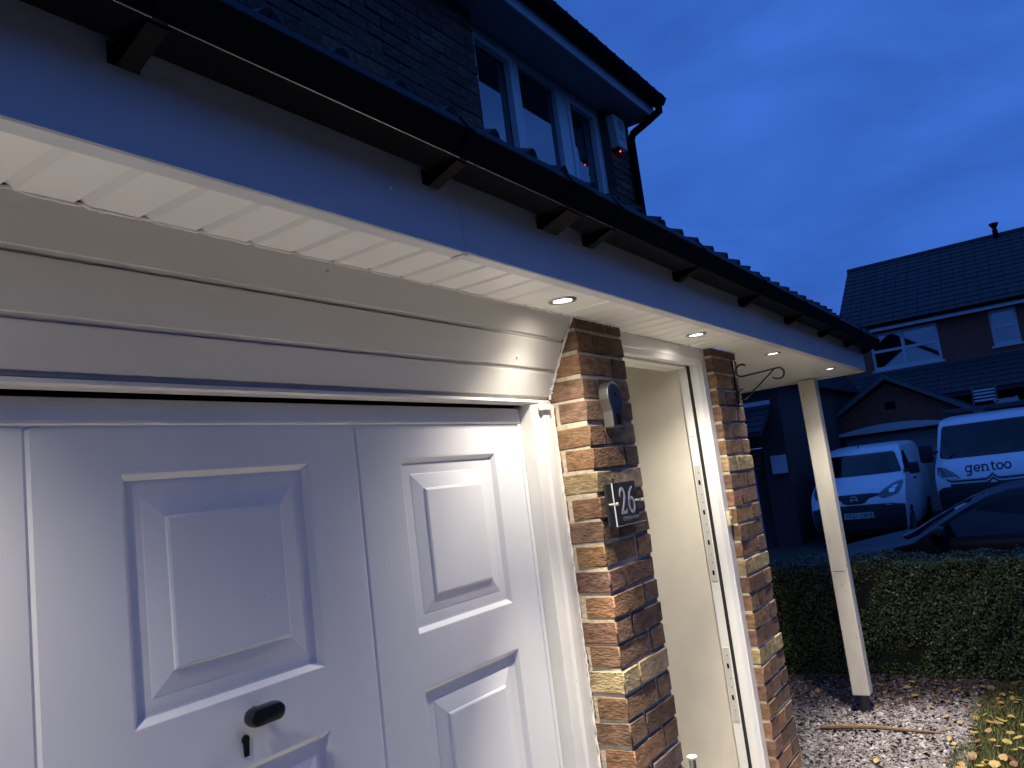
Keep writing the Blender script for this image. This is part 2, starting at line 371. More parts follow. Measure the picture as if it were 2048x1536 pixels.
def pier(core, X0, xsign_split, colseq, rows, second=True):
    for k in range(-1, rows):
        z = course_z(k); c = colseq[k % len(colseq)]
        c2 = c if c == 'y' else random.choice('ddbndb')  # mostly dark tones put the front face's grazing shade into the colour
        if k == -1: z = 2.274+.005+.0145
        A = (k % 2 == xsign_split)
        mk = brick
        if k == -1:      # cut course under the soffit
            for (a, b_, cc) in ((0, .215, 'd'), (.225, .3275, 'd')):
                o = MB().box(X0+a, X0+b_, 0, .1025, 2.279, ZS-.002).build('brick', 'brick', core, bevel=.003); o.color = (*PAL[cc], 1)
            continue
        if A:            # stretcher at the left corner, half brick at the right
            mk(X0, X0+.215, 0, .1025, z, c, core); mk(X0+.225, X0+.3275, 0, .215, z, c2, core)
            if second: mk(X0, X0+.1025, .1125, .2150, z, random.choice('rbbo'), core)
        else:            # header at the left corner (its long side runs into the reveal), stretcher at the right
            mk(X0, X0+.1025, 0, .215, z, c, core); mk(X0+.1125, X0+.3275, 0, .1025, z, c2, core)
pier(core, 0, 1, rowcol, 24)
core2 = MB().box(1.2425, 1.5635, .006, 1.39, 0, ZS-.003).build('pier_wall', 'mortar', house)
rowcol2 = 'bobrbrybrobrybrobyrbrobrrbyobrrb'
pier(core2, 1.24, 1, rowcol2, 30, second=False)

# ---- soffit boards (tongue and groove, running out from the wall)
prof_d = .011
def soffit_depth(xm):
    if xm < .33: return .004
    if xm < 1.24: return .038
    if xm < 1.57: return .002
    return 1.395
sof = MB().box(-3.2, 3.84, -.195, .0, ZS+.030, ZS+.034).build('soffit', 'soffit', house)
x = -3.23+.0015
edges = [-3.2+.104*i for i in range(0, 68)]
for i in range(len(edges)-1):
    a, b = edges[i]+.0, edges[i+1]
    if b > 3.86: break
    d = soffit_depth((a+b)/2); g_ = .013; h = .011
    pr = [(a+.0024, ZS+.018), (a+.0024, ZS+.010), (a+.015, ZS), (b-.007, ZS), (b-.0024, ZS+.010), (b-.0024, ZS+.018)]
    pr = [(q[0]-.0, q[1]) for q in pr]
    MB().prism(pr, 1, -.185, d).build('soffit_board', 'soffit', sof)
XE = edges[i] if edges[i+1] > 3.86 else edges[-1]
# edge trim on the porch end
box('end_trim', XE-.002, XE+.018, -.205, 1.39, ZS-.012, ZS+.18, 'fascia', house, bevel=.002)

# ---- fascia with return lip
def fascia(x0, x1, dy=0, dz=0):
    yo = -.210+dy; z0 = ZS-.004+dz
    pr = [(yo+.003, z0), (yo+.034, z0), (yo+.034, z0+.004), (yo+.012, z0+.004), (yo+.012, 2.62), (yo, 2.62), (yo, z0+.003)]
    return MB().prism(pr, 0, x0, x1)
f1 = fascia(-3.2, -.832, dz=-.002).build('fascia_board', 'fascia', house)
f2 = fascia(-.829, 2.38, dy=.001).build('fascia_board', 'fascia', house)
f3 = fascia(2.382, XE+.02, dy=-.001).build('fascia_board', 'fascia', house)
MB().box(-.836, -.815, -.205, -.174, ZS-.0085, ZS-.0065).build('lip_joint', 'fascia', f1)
for px, pz, f in ((-1.05, 2.40, f1), (-.36, 2.42, f2), (.14, 2.40, f2), (.62, 2.395, f2), (1.10, 2.40, f2), (1.6, 2.40, f2), (2.1, 2.41, f2), (2.65, 2.40, f3), (3.2, 2.40, f3)):
    MB().lathe([(.0045, 0), (.004, -.0025), (.0015, -.0035)], (px, -.2095, pz), 1, 10).build('pin', 'upvc', f, smooth=True)
# ---- gutter
def gut_prof(y0, z0, k=1.0, t=.003):
    o = [(0, .068), (0, 0.004), (-.004, 0), (-.077, 0), (-.081, .0015), (-.110, .048), (-.110, .052), (-.093, .079), (-.088, .079)]
    i = [(-.091, .075), (-.1065, .050), (-.0785, .0055), (-.076, .003), (-.005, .003), (-.003, .006), (-.003, .068)]
    return [(y0+a*k, z0+b*k) for a, b in o+i]
gut = MB().prism(gut_prof(-.222, 2.460), 0, -3.2, XE+.06).build('gutter', 'gutter', house)
MB().tube([(-3.2, -.3025, 2.4605), (XE+.06, -.3025, 2.4605)], .0019, 8).build('gutter_edge', 'gloss', gut, smooth=True)
def bracket(xb, wdt=.022, double=False):
    m = MB()
    # strap hugging the outside of the gutter
    o = [(a, b) for a, b in gut_prof(-.222, 2.460)[:9]]
    cx_, cz_ = -.27, 2.495
    outer = [(a+(a-cx_)*.045-.0005, b+(b-cz_)*.06) for a, b in o]
    m.prism(outer+o[::-1], 0, xb-wdt/2, xb+wdt/2)
    # wedge arm under the gutter back to the fascia
    for dx in ((-.012, .012) if not double else (-.035, -.012, .012, .035)):
        m.prism([(-.211, 2.460), (-.212, 2.432), (-.222, 2.4275), (-.240, 2.434), (-.298, 2.4565), (-.298, 2.460)], 0, xb+dx-.0035, xb+dx+.0035)
    m.prism([(-.211, 2.462), (-.211, 2.432), (-.216, 2.430), (-.216, 2.462)], 0, xb-.022-(.02 if double else 0), xb+.022+(.02 if double else 0))
    m.prism([(-.222, 2.4290), (-.222, 2.4262), (-.298, 2.454), (-.298, 2.457)], 0, xb-.0155-(.02 if double else 0), xb+.0155+(.02 if double else 0))
    return m.build('gutter_bracket', 'gutter', gut)
for xb in (-2.25, -1.575, -.93, -.262, .373, 1.07, 1.77, 2.47, 3.17, 3.75): bracket(xb)
bracket(-.475, .11, True)
# ---- porch roof tiles (double roman)
PITCH = R(21); sn, cs = math.sin(PITCH), math.cos(PITCH)
def tile_prof():
    pts = []
    for i in range(0, 25):
        u = -.152+.304*i/24; ph = (u/.152) % 1.0
        d = min(ph, 1-ph)*.152
        pts.append((u, .030*math.cos(min(d/.036, 1)*math.pi/2)**1.2 if d < .036 else 0.0))
    return pts
TP = tile_prof()
def tile(xc, y0, z0, ln, m=None):
    m = m or MB(); n = len(TP); vs = []
    for (s_, lift) in ((0, 0), (ln, 0)):
        for u, h in TP: vs.append((xc+u*.995, y0+s_*cs-h*sn, z0+s_*sn+h*cs))
        for u, h in TP: vs.append((xc+u*.995, y0+s_*cs-(h-.013)*sn, z0+s_*sn+(h-.013)*cs))
    fs = []
    for i in range(n-1):
        fs += [(i, i+1, 2*n+i+1, 2*n+i), (n+i+1, n+i, 3*n+i, 3*n+i+1), (i+1, i, n+i, n+i+1), (2*n+i, 2*n+i+1, 3*n+i+1, 3*n+i)]
    fs += [(0, 2*n, 3*n, n), (n-1, 2*n-1, 4*n-1, 3*n-1)]
    return m.add(vs, fs)
YE, ZE = -.272, 2.560
roofdeck = MB().prism([(YE+.06, ZE-.02), (YE+.06, ZE+.002), (1.42, ZE+.002+(1.42-YE-.06)*sn/cs), (1.42, ZE-.02+(1.42-YE-.06)*sn/cs)], 0, -3.15, XE+.01).build('porch_roof', 'tile', house)
tm, tc0 = tile(0, 0, 0, .42).mesh('roof_tile', True, off=(0, 0, 0)); tm.materials.append(M['tile'])
for i in range(-10, 13):
    xc = .304*i
    o = bpy.data.objects.new('roof_tile', tm); COL.objects.link(o); o.parent = roofdeck
    o.location = Vector((xc, YE+random.gauss(0, .004), ZE+random.gauss(0, .002)))-wp(roofdeck); o.rotation_euler = (0, random.gauss(0, .006), random.gauss(0, .006))
m = MB()
for r in range(1, 5):
    for i in range(-10, 13): tile(.304*i+random.gauss(0, .002), YE+r*.345*cs-.012*sn*0, ZE+r*.345*sn+.014, .42 if r < 4 else .36, m)
stuff(m.build('tile_field', 'tile', roofdeck, smooth=True))

# ---- sloping cladding over the garage door
cy = [(.003, 2.3165), (.0475, 2.238), (.092, 2.148), (.1295, 2.066)]
back = MB().prism([(.030, 2.312), (.150, 2.07), (.160, 2.07), (.160, 2.312)], 0, -3.2, -.004).build('cladding', 'cladding', house)
for i in range(3):
    a, b = Vector(cy[i]), Vector(cy[i+1]); d = (b-a).normalized(); nrm = Vector((-d.y*-1, d.x*-1)); nrm = Vector((d.y, -d.x))  # outward (towards -y)
    if nrm.x > 0: nrm = -nrm
    ln = (b-a).length; g_ = .012
    def P(s_, h): q = a+d*s_+nrm*h; return (q.x, q.y)
    pr = [P(.001, -.006), P(.001, -.001), P(.004, .0), P(ln-g_, 0), P(ln-g_*.72, -.0045), P(ln-g_*.25, -.0050), P(ln-.0005, -.0045), P(ln-.0005, -.010), P(.001, -.010)]
    MB().prism(pr, 0, -3.2, -.0085).build('cladding_board', 'cladding', back)
a = Vector(cy[3])
MB().prism([(a.x-.003, a.y-.001), (a.x-.0085, a.y-.010), (a.x-.004, a.y-.0145), (a.x+.03, a.y-.0145), (a.x+.03, a.y-.011), (a.x+.002, a.y-.001)], 0, -3.2, -.0085).build('drip_trim', 'cladding', back)
for px, s_ in ((-1.02, .25), (-.17, .45), (-.24, 1.62)):
    k = int(s_); q = Vector(cy[k]).lerp(Vector(cy[k+1]), s_-k)
    MB().lathe([(.004, .002), (.004, -.002), (.0015, -.003)], (px, q.x-.001, q.y), 1, 10).build('pin', 'upvc', back, smooth=True)
# caulk beads: along the soffit, down the cladding end and the frame
def bead(pts_fn, n, r, jr, jp, name, par):
    pts = []; rr = []
    for i in range(n+1):
        p = Vector(pts_fn(i/n)); pts.append(p+Vector((random.gauss(0, jp), random.gauss(0, jp), random.gauss(0, jp)))); rr.append(max(.001, r*(1+random.gauss(0, jr))))
    return MB().tube(pts, rr, 7).build(name, 'caulk', par, smooth=True)
def sof_line(t):
    xx = -3.1+t*3.1; ph = ((xx+3.2)/.104) % 1.0; dip = .0045*math.exp(-((ph-.08)/.07)**2)
    return (xx, .001+dip*.4, ZS-.0005+dip-.0005*math.sin(xx*20))
bead(sof_line, 360, .0033, .18, .0004, 'caulk_bead', back)
def clad_line(t):
    t3 = t*3; k = min(2, int(t3)); q = Vector(cy[k]).lerp(Vector(cy[k+1]), t3-k); return (-.004, q.x-.002, q.y)
bead(clad_line, 46, .0042, .22, .0009, 'caulk_bead', back)
bead(lambda t: (.010+t*.318, .0-.0005, ZS-.0015), 40, .0028, .35, .0008, 'caulk_bead', sof)
# void behind the gap over the door
box('head_lining', -3.2, -.004, .195, .215, 2.0, 2.30, 'void', house)
box('garage_back', -3.3, -.004, .40, .42, 0, 2.3, 'void', house)

# ---- garage door frame
fr = MB().prism([(-.118, .128), (-.074, .125), (-.066, .117), (-.030, .1165), (-.022, .122), (-.001, .122), (-.001, .30), (-.118, .30)], 2, 0, 2.052).build('door_frame', 'frame_paint', house, bevel=.0015)
box('batten', -.090, -.030, .105, .1165, 2.030, 2.0505, 'frame_paint', fr, bevel=.001)
def frame_line(t): return (-.003+random.gauss(0, .001), .119, 2.05-t*2.0)
bead(frame_line, 150, .0030, .22, .0006, 'caulk_bead', fr)
# ---- garage door: one pressed skin with raised panels
DY = .18
def door_skin():
    m = MB(); X0, X1, Z0, Z1 = -2.99, -.1195, .03, 2.0
    cols = [(-2.83, -2.41), (-2.118, -1.692), (-1.396, -.971), (-.676, -.264)]
    rows = [(1.476, 1.912), (.92, 1.352), (.36, .80)]
    joints = [-2.266, -1.545, -.824]
    # vertical and horizontal break lines
    xs = sorted([X0, X1]+[c for p in cols for c in p]); zs = sorted([Z0, Z1]+[c for p in rows for c in p])
    jx = []
    for j in joints: jx += [j-.006, j, j+.006]
    xs = sorted(xs+jx); zs2 = zs
    def yy(x): return DY+.0035 if any(abs(x-j) < 1e-6 for j in joints) else DY
    for i in range(len(xs)-1):
        for k in range(len(zs2)-1):
            a, b = xs[i], xs[i+1]; c, d = zs2[k], zs2[k+1]
            ispanel = any(abs(a-p[0]) < 1e-6 and abs(b-p[1]) < 1e-6 for p in cols) and any(abs(c-p[0]) < 1e-6 and abs(d-p[1]) < 1e-6 for p in rows)
            if not ispanel: m.add([(a, yy(a), c), (b, yy(b), c), (b, yy(b), d), (a, yy(a), d)], [(0, 1, 2, 3)])
            else:
                steps = [(0, 0), (.003, .0005), (.014, .012), (.018, .0125), (.042, .0125), (.0445, .0115), (.082, .0035), (.0835, .0005), (.0875, -.0015), (.089, -.0017)]
                vs = []
                for ins, dp in steps: vs += [(a+ins, DY+dp, c+ins), (b-ins, DY+dp, c+ins), (b-ins, DY+dp, d-ins), (a+ins, DY+dp, d-ins)]
                fs = []
                for s_ in range(len(steps)-1):
                    for q in range(4): fs.append((s_*4+q, s_*4+(q+1) % 4, s_*4+4+(q+1) % 4, s_*4+4+q))
                fs.append(tuple(len(steps)*4-4+q for q in range(4)))
                m.add(vs, fs)
    return m
dm = door_skin()
me, c = dm.mesh('garage_door')
bm = bmesh.new(); bm.from_mesh(me); bmesh.ops.remove_doubles(bm, verts=bm.verts, dist=1e-5); bmesh.ops.recalc_face_normals(bm, faces=bm.faces)
bmesh.ops.solidify(bm, geom=bm.faces[:], thickness=-.004) if False else None
bm.to_mesh(me); bm.free()
gdoor = place('garage_door', me, c, 'door_paint', house)
box('door_back', -2.99, -.12, DY+.016, DY+.03, .03, 2.0, 'void', gdoor)
MB().prism([(DY+.004, 1.9955), (DY-.0065, 1.9985), (DY-.0075, 2.004), (DY-.0075, 2.043), (DY+.02, 2.046), (DY+.02, 1.9955)], 0, -2.99, -.1195).build('top_rail', 'door_paint', gdoor, bevel=.0008)
MB().prism([(-.1345, DY-.0005), (-.1335, DY-.005), (-.1195, DY-.006), (-.1195, DY+.02), (-.1345, DY+.02)], 2, .03, 1.996).build('edge_rail', 'door_paint', gdoor)
# T handle
hx, hz = -1.163, 1.440
def stadium(hw, hh, n=10): return [(hw+hh*math.cos(R(a)), hh*math.sin(R(a))) for a in np.linspace(-90, 90, n)]+[(-hw+hh*math.cos(R(a)), hh*math.sin(R(a))) for a in np.linspace(90, 270, n)]
def stad_body(cx_, cz_, prof, hw):
    m = MB(); vs = []; n = 20
    for rad, y in prof:
        for a_, b_ in stadium(hw, rad): vs.append((cx_+a_, y, cz_+b_))
    fs = []
    for i in range(len(prof)-1):
        for j in range(n): fs.append((i*n+j, i*n+(j+1) % n, (i+1)*n+(j+1) % n, (i+1)*n+j))
    fs += [tuple(range(n)), tuple((len(prof)-1)*n+j for j in range(n))]
    return m.add(vs, fs)
h1 = stad_body(hx, hz, [(.011, .158), (.0155, .155), (.0175, .149), (.0175, .135), (.0155, .129), (.012, .1275)], .022).build('handle', 'black', gdoor, smooth=True)
MB().lathe([(.011, .181), (.0115, .172), (.008, .166), (.008, .156)], (hx+.004, 0, hz), 1, 16).build('handle_stem', 'black', h1, smooth=True)
kz = 1.389
esc = stad_body(-1.183, kz, [(.013, .1802), (.013, .1785), (.012, .1778)], .0001)
me_k = MB(); vs = []
for rad, y in ((.0105, .1802), (.0105, .1778), (.009, .1772)):
    pass
kh = MB().lathe([(.0088, .1803), (.0088, .1776), (.0075, .1768)], (-1.183, 0, kz+.008), 1, 16)
kh.prism([(-1.1895, kz+.004), (-1.1765, kz+.004), (-1.178, kz-.022), (-1.188, kz-.022)], 1, .1765, .1803)
kh.build('keyhole', 'black', gdoor)

# ---- front door opening: frame, open door, hall
jam = MB().prism([(1.239, .036), (1.186, .036), (1.1835, .040), (1.168, .052), (1.166, .054), (1.166, .086), (1.190, .087), (1.190, .098), (1.158, .0985), (1.158, .136), (1.239, .136)], 2, 0, 2.26).build('front_door_frame', 'upvc', house)
hp = [(.036, ZS-.002), (.036, 2.262), (.040, 2.2595), (.052, 2.244), (.054, 2.242), (.086, 2.242), (.086, 2.25), (.098, 2.25), (.098, 2.236), (.136, 2.236), (.136, ZS-.002)]
MB().prism(hp, 0, .33, 1.239).build('frame_head', 'upvc', jam)
MB().prism([(.33, .036), (.385, .036), (.40, .052), (.40, .136), (.33, .136)], 2, 0, 2.26).build('frame_jamb', 'upvc', jam)
box('weather_seal', 1.1575, 1.168, .0868, .0978, .02, 2.24, 'rubber', jam)
for z0, z1, mm_ in ((1.93, 2.19, 'satin'), (1.30, 1.80, 'satin'), (.72, 1.02, 'satin')):
    kp = MB().box(1.1555, 1.158, .104, .131, z0, z1).build('keep_plate', 'keep' if z0 != 1.93 else 'upvc', jam)
    if z0 == 1.93: continue
    zz = z1-.03; i = 0
    while zz > z0+.03:
        big = (i % 3 == 1)
        MB().box(1.1548, 1.1556, .113, .122 if big else .117, zz-(.020 if big else .004), zz).build('keep_slot', 'void', kp); zz -= .06 if big else .035; i += 1
# hall
struct_hall = box('hall_wall', 1.1805, 1.245, .1365, 3.2, 0, 2.44, 'cream', house)
box('hall_wall', .24, .33, .31, 3.2, 0, 2.44, 'cream', house)
box('hall_end_wall', .33, 1.18, 3.2, 3.3, 0, 2.44, 'cream', house)
box('hall_ceiling', .20, 1.25, .137, 3.3, 2.44, 2.47, 'interior', house)
box('hall_lintel', .33, 1.18, .137, .20, 2.237, 2.44, 'cream', house)
box('hall_floor', .20, 1.25, .137, 3.3, .0, .05, 'paving', house)
box('doorstep', .329, 1.239, -.005, .1365, -.01, .05, 'paving', house, bevel=.004)
fd = box('front_door', .405, .449, .15, .97, .06, 2.22, 'upvc', house, bevel=.003)
m = MB().lathe([(.0145, .812), (.0145, .816), (.0125, .8175), (.0105, .8175), (.0105, .79), (.0105, .70), (.010, .55), (.0105, .45)], (.487, .152, 0), 2, 20)
hd = m.build('pull_handle', 'chrome', fd, smooth=True)
MB().tube([(.448, .152, .775), (.487, .152, .775)], .006, 10).build('handle_stem', 'chrome', hd, smooth=True)
# lower main wall behind the porch and its right end
box('main_wall', 1.57, 4.08, 1.405, 1.62, 0, 2.6, 'darkbrick', house)
box('side_wall', 3.9, 4.08, 1.62, 7.0, 0, 5.0, 'darkbrick', house)
box('garage_side_wall', -3.32, -3.2, -.02, 5, 0, 2.6, 'darkbrick', house)

# ---- upper storey
YU = 1.4; WX0, WX1, WZ0, WZ1 = 1.765, 3.66, 3.45, 4.885
uw = MB()
uw.box(-3.2, WX0, YU+.006, YU+.22, 2.75, 4.884); uw.box(WX0, WX1, YU+.006, YU+.22, 2.75, WZ0); uw.box(WX1, 4.08, YU+.006, YU+.22, 2.75, 4.884)
uwall = uw.build('upper_wall', 'mortar_shaded', house)
ub = []; fieldm = MB()
ucol = 'ddndbdndd'  # mostly dark tones: dimness of the unlit upper wall put into the colour
for k in range(0, 27):
    z = 4.84-.075*k; A = k % 2
    # left field: stretcher bond ending flush at the window reveal
    xx = WX0; first = True
    while xx > -3.1:
        ln = .1025 if (first and A) else .215
        vis = z > 3.45 and xx > -.25-((z-3.4)*.5)
        if vis: brick(xx-ln, xx, YU, YU+.1025 if not (first and A) else YU+.215, z, random.choice(ucol), uwall)
        else: fieldm.box(xx-ln, xx, YU+random.uniform(-.002, .002), YU+.08, z-.0325, z+.0325)
        xx -= ln+.010; first = False
    xx = WX1
    for j, ln in enumerate((.215, .195) if A else (.1025, .215, .0825)):
        if z > 3.7: brick(xx, xx+ln, YU, YU+(.215 if ln == .1025 else .1025), z, random.choice(ucol), uwall)
        else: fieldm.box(xx, xx+ln, YU, YU+.08, z-.0325, z+.0325)
        xx += ln+.010
fo = stuff(fieldm.build('brick_field', 'brick', uwall)); fo.color = (*PAL['b'], 1)
# window: frame with three lights
YWN = 1.475
wf = MB(); bars = [(WX0+.004, WX0+.058), (2.325, 2.41), (2.945, 3.09), (WX1-.075, WX1-.004)]
for a, b in bars: wf.box(a, b, YWN, YWN+.07, WZ0, WZ1-.004)
for i in range(3): wf.box(bars[i][1], bars[i+1][0], YWN+.002, YWN+.07, WZ1-.062, WZ1-.006); wf.box(bars[i][1], bars[i+1][0], YWN+.002, YWN+.07, WZ0, WZ0+.07)
win = wf.build('window', 'upvc', house, bevel=.004)
for i in range(3):
    a, b = bars[i][1], bars[i+1][0]
    if i != 1:
        sf = MB(); z0, z1 = WZ0+.07, WZ1-.062
        for q in ((a, a+.045, z0, z1), (b-.045, b, z0, z1), (a+.045, b-.045, z1-.045, z1), (a+.045, b-.045, z0, z0+.045)): sf.box(q[0]+.001, q[1]-.001, YWN-.012, YWN+.04, q[2], q[3])
        sf.build('sash', 'upvc', win, bevel=.003)
    MB().box(a+.001, b-.001, YWN+.042, YWN+.048, WZ0+.07, WZ1-.062).build('pane', 'glass', win)
box('window_back', WX0+.01, WX1-.01, YWN+.20, YWN+.21, WZ0, WZ1, 'void', win)
box('cill', WX0-.05, WX1+.05, YU-.03, YWN+.06, WZ0-.045, WZ0-.002, 'upvc', win)
# eaves
ZE2 = 4.887
box('eaves_soffit', -3.2, 4.16, 1.185, YU+.23, ZE2, ZE2+.012, 'eaves', house)
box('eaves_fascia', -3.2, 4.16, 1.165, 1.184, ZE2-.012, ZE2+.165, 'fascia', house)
eg = MB().prism(gut_prof(1.158, ZE2+.085, 1.05), 0, -3.2, 4.19).build('eaves_gutter', 'gutter', house)
for xb in (.6, 1.35, 2.1, 2.85, 3.6, 4.12):
    o = gut_prof(1.158, ZE2+.085, 1.05)[:9]; outer = [(a+(a-1.11)*.06, b+(b-ZE2-.13)*.08) for a, b in o]
    MB().prism(outer+o[::-1], 0, xb-.012, xb+.012).build('gutter_clip', 'gutter', eg)
P2 = R(35)
rf = MB().prism([(1.09, ZE2+.175), (1.09, ZE2+.195), (4.6, ZE2+.205+3.54*math.tan(P2)), (8.2, ZE2+.205), (8.2, ZE2+.185), (4.6, ZE2+.185+3.54*math.tan(P2))], 0, -3.2, 4.235).build('main_roof', 'tile', house)
sn0, cs0 = sn, cs; sn, cs = math.sin(P2), math.cos(P2)
tm2, _ = tile(0, 0, 0, .30).mesh('roof_tile', True, off=(0, 0, 0)); tm2.materials.append(M['tile'])
for i in range(4, 14):
    o = bpy.data.objects.new('roof_tile', tm2); COL.objects.link(o); o.parent = rf; o.location = Vector((.304*i+.105, 1.10, ZE2+.188))-wp(rf)
sn, cs = sn0, cs0
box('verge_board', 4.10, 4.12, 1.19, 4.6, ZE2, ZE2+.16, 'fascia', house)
# downpipe with swan neck at the corner
MB().tube([(4.12, 1.10, ZE2+.10), (4.12, 1.10, ZE2+.02), (4.08, 1.20, ZE2-.05), (4.04, 1.34, ZE2-.13), (4.03, 1.362, ZE2-.19), (4.03, 1.362, 2.95)], .034, 12).build('downpipe', 'gutter', house, smooth=True)
box('corner_strip', 4.081, 4.10, 1.405, 1.45, 3.0, ZE2-.01, 'eaves', house)

# ---- porch post
po = MB().box(3.655, 3.765, .118, .232, .115, ZS-.004).build('porch_post', 'post', house, bevel=.007, seg=2)
MB().lathe([(.034, -.02), (.034, .11), (.046, .112), (.046, .118)], (3.71, .172, 0), 2, 16).build('post_shoe', 'steel', po, smooth=False)
box('nick', 3.6535, 3.656, .14, .215, .952, .955, 'greyprint', po)

# ================================================================== DOWNLIGHTS
def downlight(xc, yc, label, gain=1.0):
    t = thing('downlight', (xc, yc, ZS), label, 'downlight', 'downlights along the soffit')
    MB().lathe([(.041, .002), (.0415, -.0015), (.039, -.004), (.030, -.0045), (.0285, -.0035), (.0275, .003), (.0275, .004)], (xc, yc, ZS), 2, 32).build('bezel', 'satin', t, smooth=True)
    MB().lathe([(.0272, .0025), (.0268, -.001), (.012, -.0018)], (xc, yc, ZS), 2, 28).build('lens', 'lens', t, smooth=True)
    for nm, wt, ang in (('beam', BEAM_W, 52), ('flood', FLOOD_W, 124), ('spill', SPILL_W, 172)):      # reflector beam, its flood and wide spill
        ld = bpy.data.lights.new(nm, 'SPOT'); ld.energy = wt*(gain if nm != 'beam' else 1.0); ld.color = LAMP_COL; ld.shadow_soft_size = .02; ld.spot_size = R(ang); ld.spot_blend = 1.0
        lo = bpy.data.objects.new(nm, ld); COL.objects.link(lo); lo.parent = t; lo.location = (0, 0, -.012)
        if nm == 'beam': lo.rotation_euler = (R(-6), 0, 0)
    return t
downlight(-.229, -.095, 'lit round downlight closest to the garage end of the soffit, above the brick corner', .74)
downlight(.82, -.093, 'lit round downlight in the soffit in front of the open front doorway', 1.3)
downlight(1.868, -.10, 'lit round downlight just beyond the hanging basket bracket', 1.3)
downlight(3.20, -.092, 'farthest small downlight near the white post at the porch end', 1.3)
downlight(-2.0, -.095, 'downlight over the left part of the garage door, beyond the picture edge')

# ================================================================== SMALL FITTINGS
# key safe
ks = thing('key_safe', (.135, 0, 1.955), 'grey metal key safe with dark cover screwed to the brick pier', 'key safe')
def safe_outline(s):
    pts = [(-.034, -.062), (.034, -.062), (.034, -.01)]
    pts += [(.046, .030)]+[(.046*math.cos(R(a)), .042+.046*math.sin(R(a))) for a in range(0, 181, 15)]+[(-.046, .030), (-.034, -.01)]
    return [(.135+a*s, 2.017+b*s) for a, b in pts]
MB().prism(safe_outline(1.0), 1, -.036, -.001).build('body', 'zinc', ks, bevel=.003, seg=2)
MB().prism(safe_outline(.90), 1, -.0385, -.0355).build('cover', 'navyplastic', ks, bevel=.001)
MB().box(.122, .150, -.0395, -.0384, 1.963, 1.998).build('dial_window', 'void', ks)
MB().lathe([(.005, -.0384), (.005, -.0393)], (.137, 0, 2.062), 1, 12).build('screw', 'void', ks)
for dx in (-.018, .022): MB().box(.135+dx-.006, .135+dx+.006, -.0402, -.0384, 2.018, 2.0205).build('slider', 'chrome', ks)
# house number plate
hs = thing('house_number_sign', (.14, 0, 1.645), 'dark plate reading 26 under clear acrylic on the brick pier', 'sign')
box('back_plate', .030, .236, -.012, -.0045, 1.645, 1.778, 'slate', hs, bevel=.0008)
ac = bpy.data.materials.new('clear_acrylic'); ac.use_nodes = True; b_ = ac.node_tree.nodes['Principled BSDF']
b_.inputs['Transmission Weight'].default_value = 1; b_.inputs['Roughness'].default_value = .02; b_.inputs['IOR'].default_value = 1.2; b_.inputs['Base Color'].default_value = (.92, .95, .95, 1)
M['acrylic'] = ac
box('acrylic_plate', .030, .236, -.037, -.033, 1.645, 1.778, 'acrylic', hs, bevel=.0006)
box('plate_edge', .0288, .0303, -.0372, -.0328, 1.645, 1.778, 'sign_white', hs)
box('plate_edge', .030, .236, -.0372, -.0328, 1.6436, 1.6452, 'sign_white', hs)
for dx in (.040, .224): MB().lathe([(.0035, -.006), (.0035, -.034), (.0055, -.0375), (.0055, -.043), (.004, -.044)], (dx, 0, 1.713), 1, 14).build('standoff', 'pin', hs, smooth=True)
def glyphs(strokes, x0, z0, s, sx, y, t, name, m, par):
    b = MB()
    for quads in strokes:
        for q in quads: b.prism([(x0+p[0]*s*sx, z0+p[1]*s) for p in q], 1, y-t, y)
    return b.build(name, m, par)
two = ribbon([(.0, .70), (.03, .84), (.12, .96), (.24, 1.0), (.37, .94), (.44, .80), (.44, .66), (.36, .48), (.22, .26), (.05, .03)], [.07, .09, .12, .13, .14, .15, .15, .13, .11, .09])+ribbon([(.0, .05), (.22, .05), (.5, .05), (.53, .16)], [.11, .12, .12, .05])
six = ribbon(arc(.30, .30, .25, .29, 0, 360, 24)[:-1], .115, True)+ribbon([(.07, .36), (.10, .58), (.20, .80), (.38, .97), (.50, 1.02)], [.13, .13, .12, .09, .06])
glyphs([two], .068, 1.680, .078, .95, -.0372, .0008, 'digit', 'sign_white', hs); glyphs([six], .124, 1.680, .078, .95, -.0372, .0008, 'digit', 'sign_white', hs)
tm_ = text_mesh('Chillingham Court', .0175, .18)
for v in tm_.vertices: v.co = Vector((v.co.x*.86, v.co.z, v.co.y))
place('address_line', tm_, (.128, -.0378, 1.664), 'sign_text', hs)
# door bell
db = thing('door_bell', (1.212, .036, 1.525), 'small cream push-button door bell on the white door frame', 'door bell')
box('body', 1.197, 1.229, .022, .0355, 1.525, 1.588, 'bell', db, bevel=.003, seg=2)
MB().lathe([(.0085, .0225), (.0085, .0205), (.0065, .0185), (.003, .018)], (1.213, 0, 1.556), 1, 16).build('push_button', 'bell', db, smooth=True)
# slim capped chrome cylinder standing on the doorstep
sl = thing('stake_light', (.60, .092, .05), 'slim chrome cylinder with a flat cap standing in the open doorway', 'stake light')
MB().lathe([(.030, .05), (.030, .056), (.010, .062), (.009, .70), (.0145, .705), (.0145, .712)], (.60, .092, 0), 2, 20).build('stem', 'steel', sl, smooth=True)
MB().lathe([(.0125, .712), (.0125, .760)], (.60, .092, 0), 2, 20).build('lens_tube', 'satin', sl, smooth=True)
MB().lathe([(.0165, .760), (.019, .7625), (.019, .768), (.016, .770), (.004, .7705)], (.60, .092, 0), 2, 20).build('cap', 'pin', sl, smooth=True)
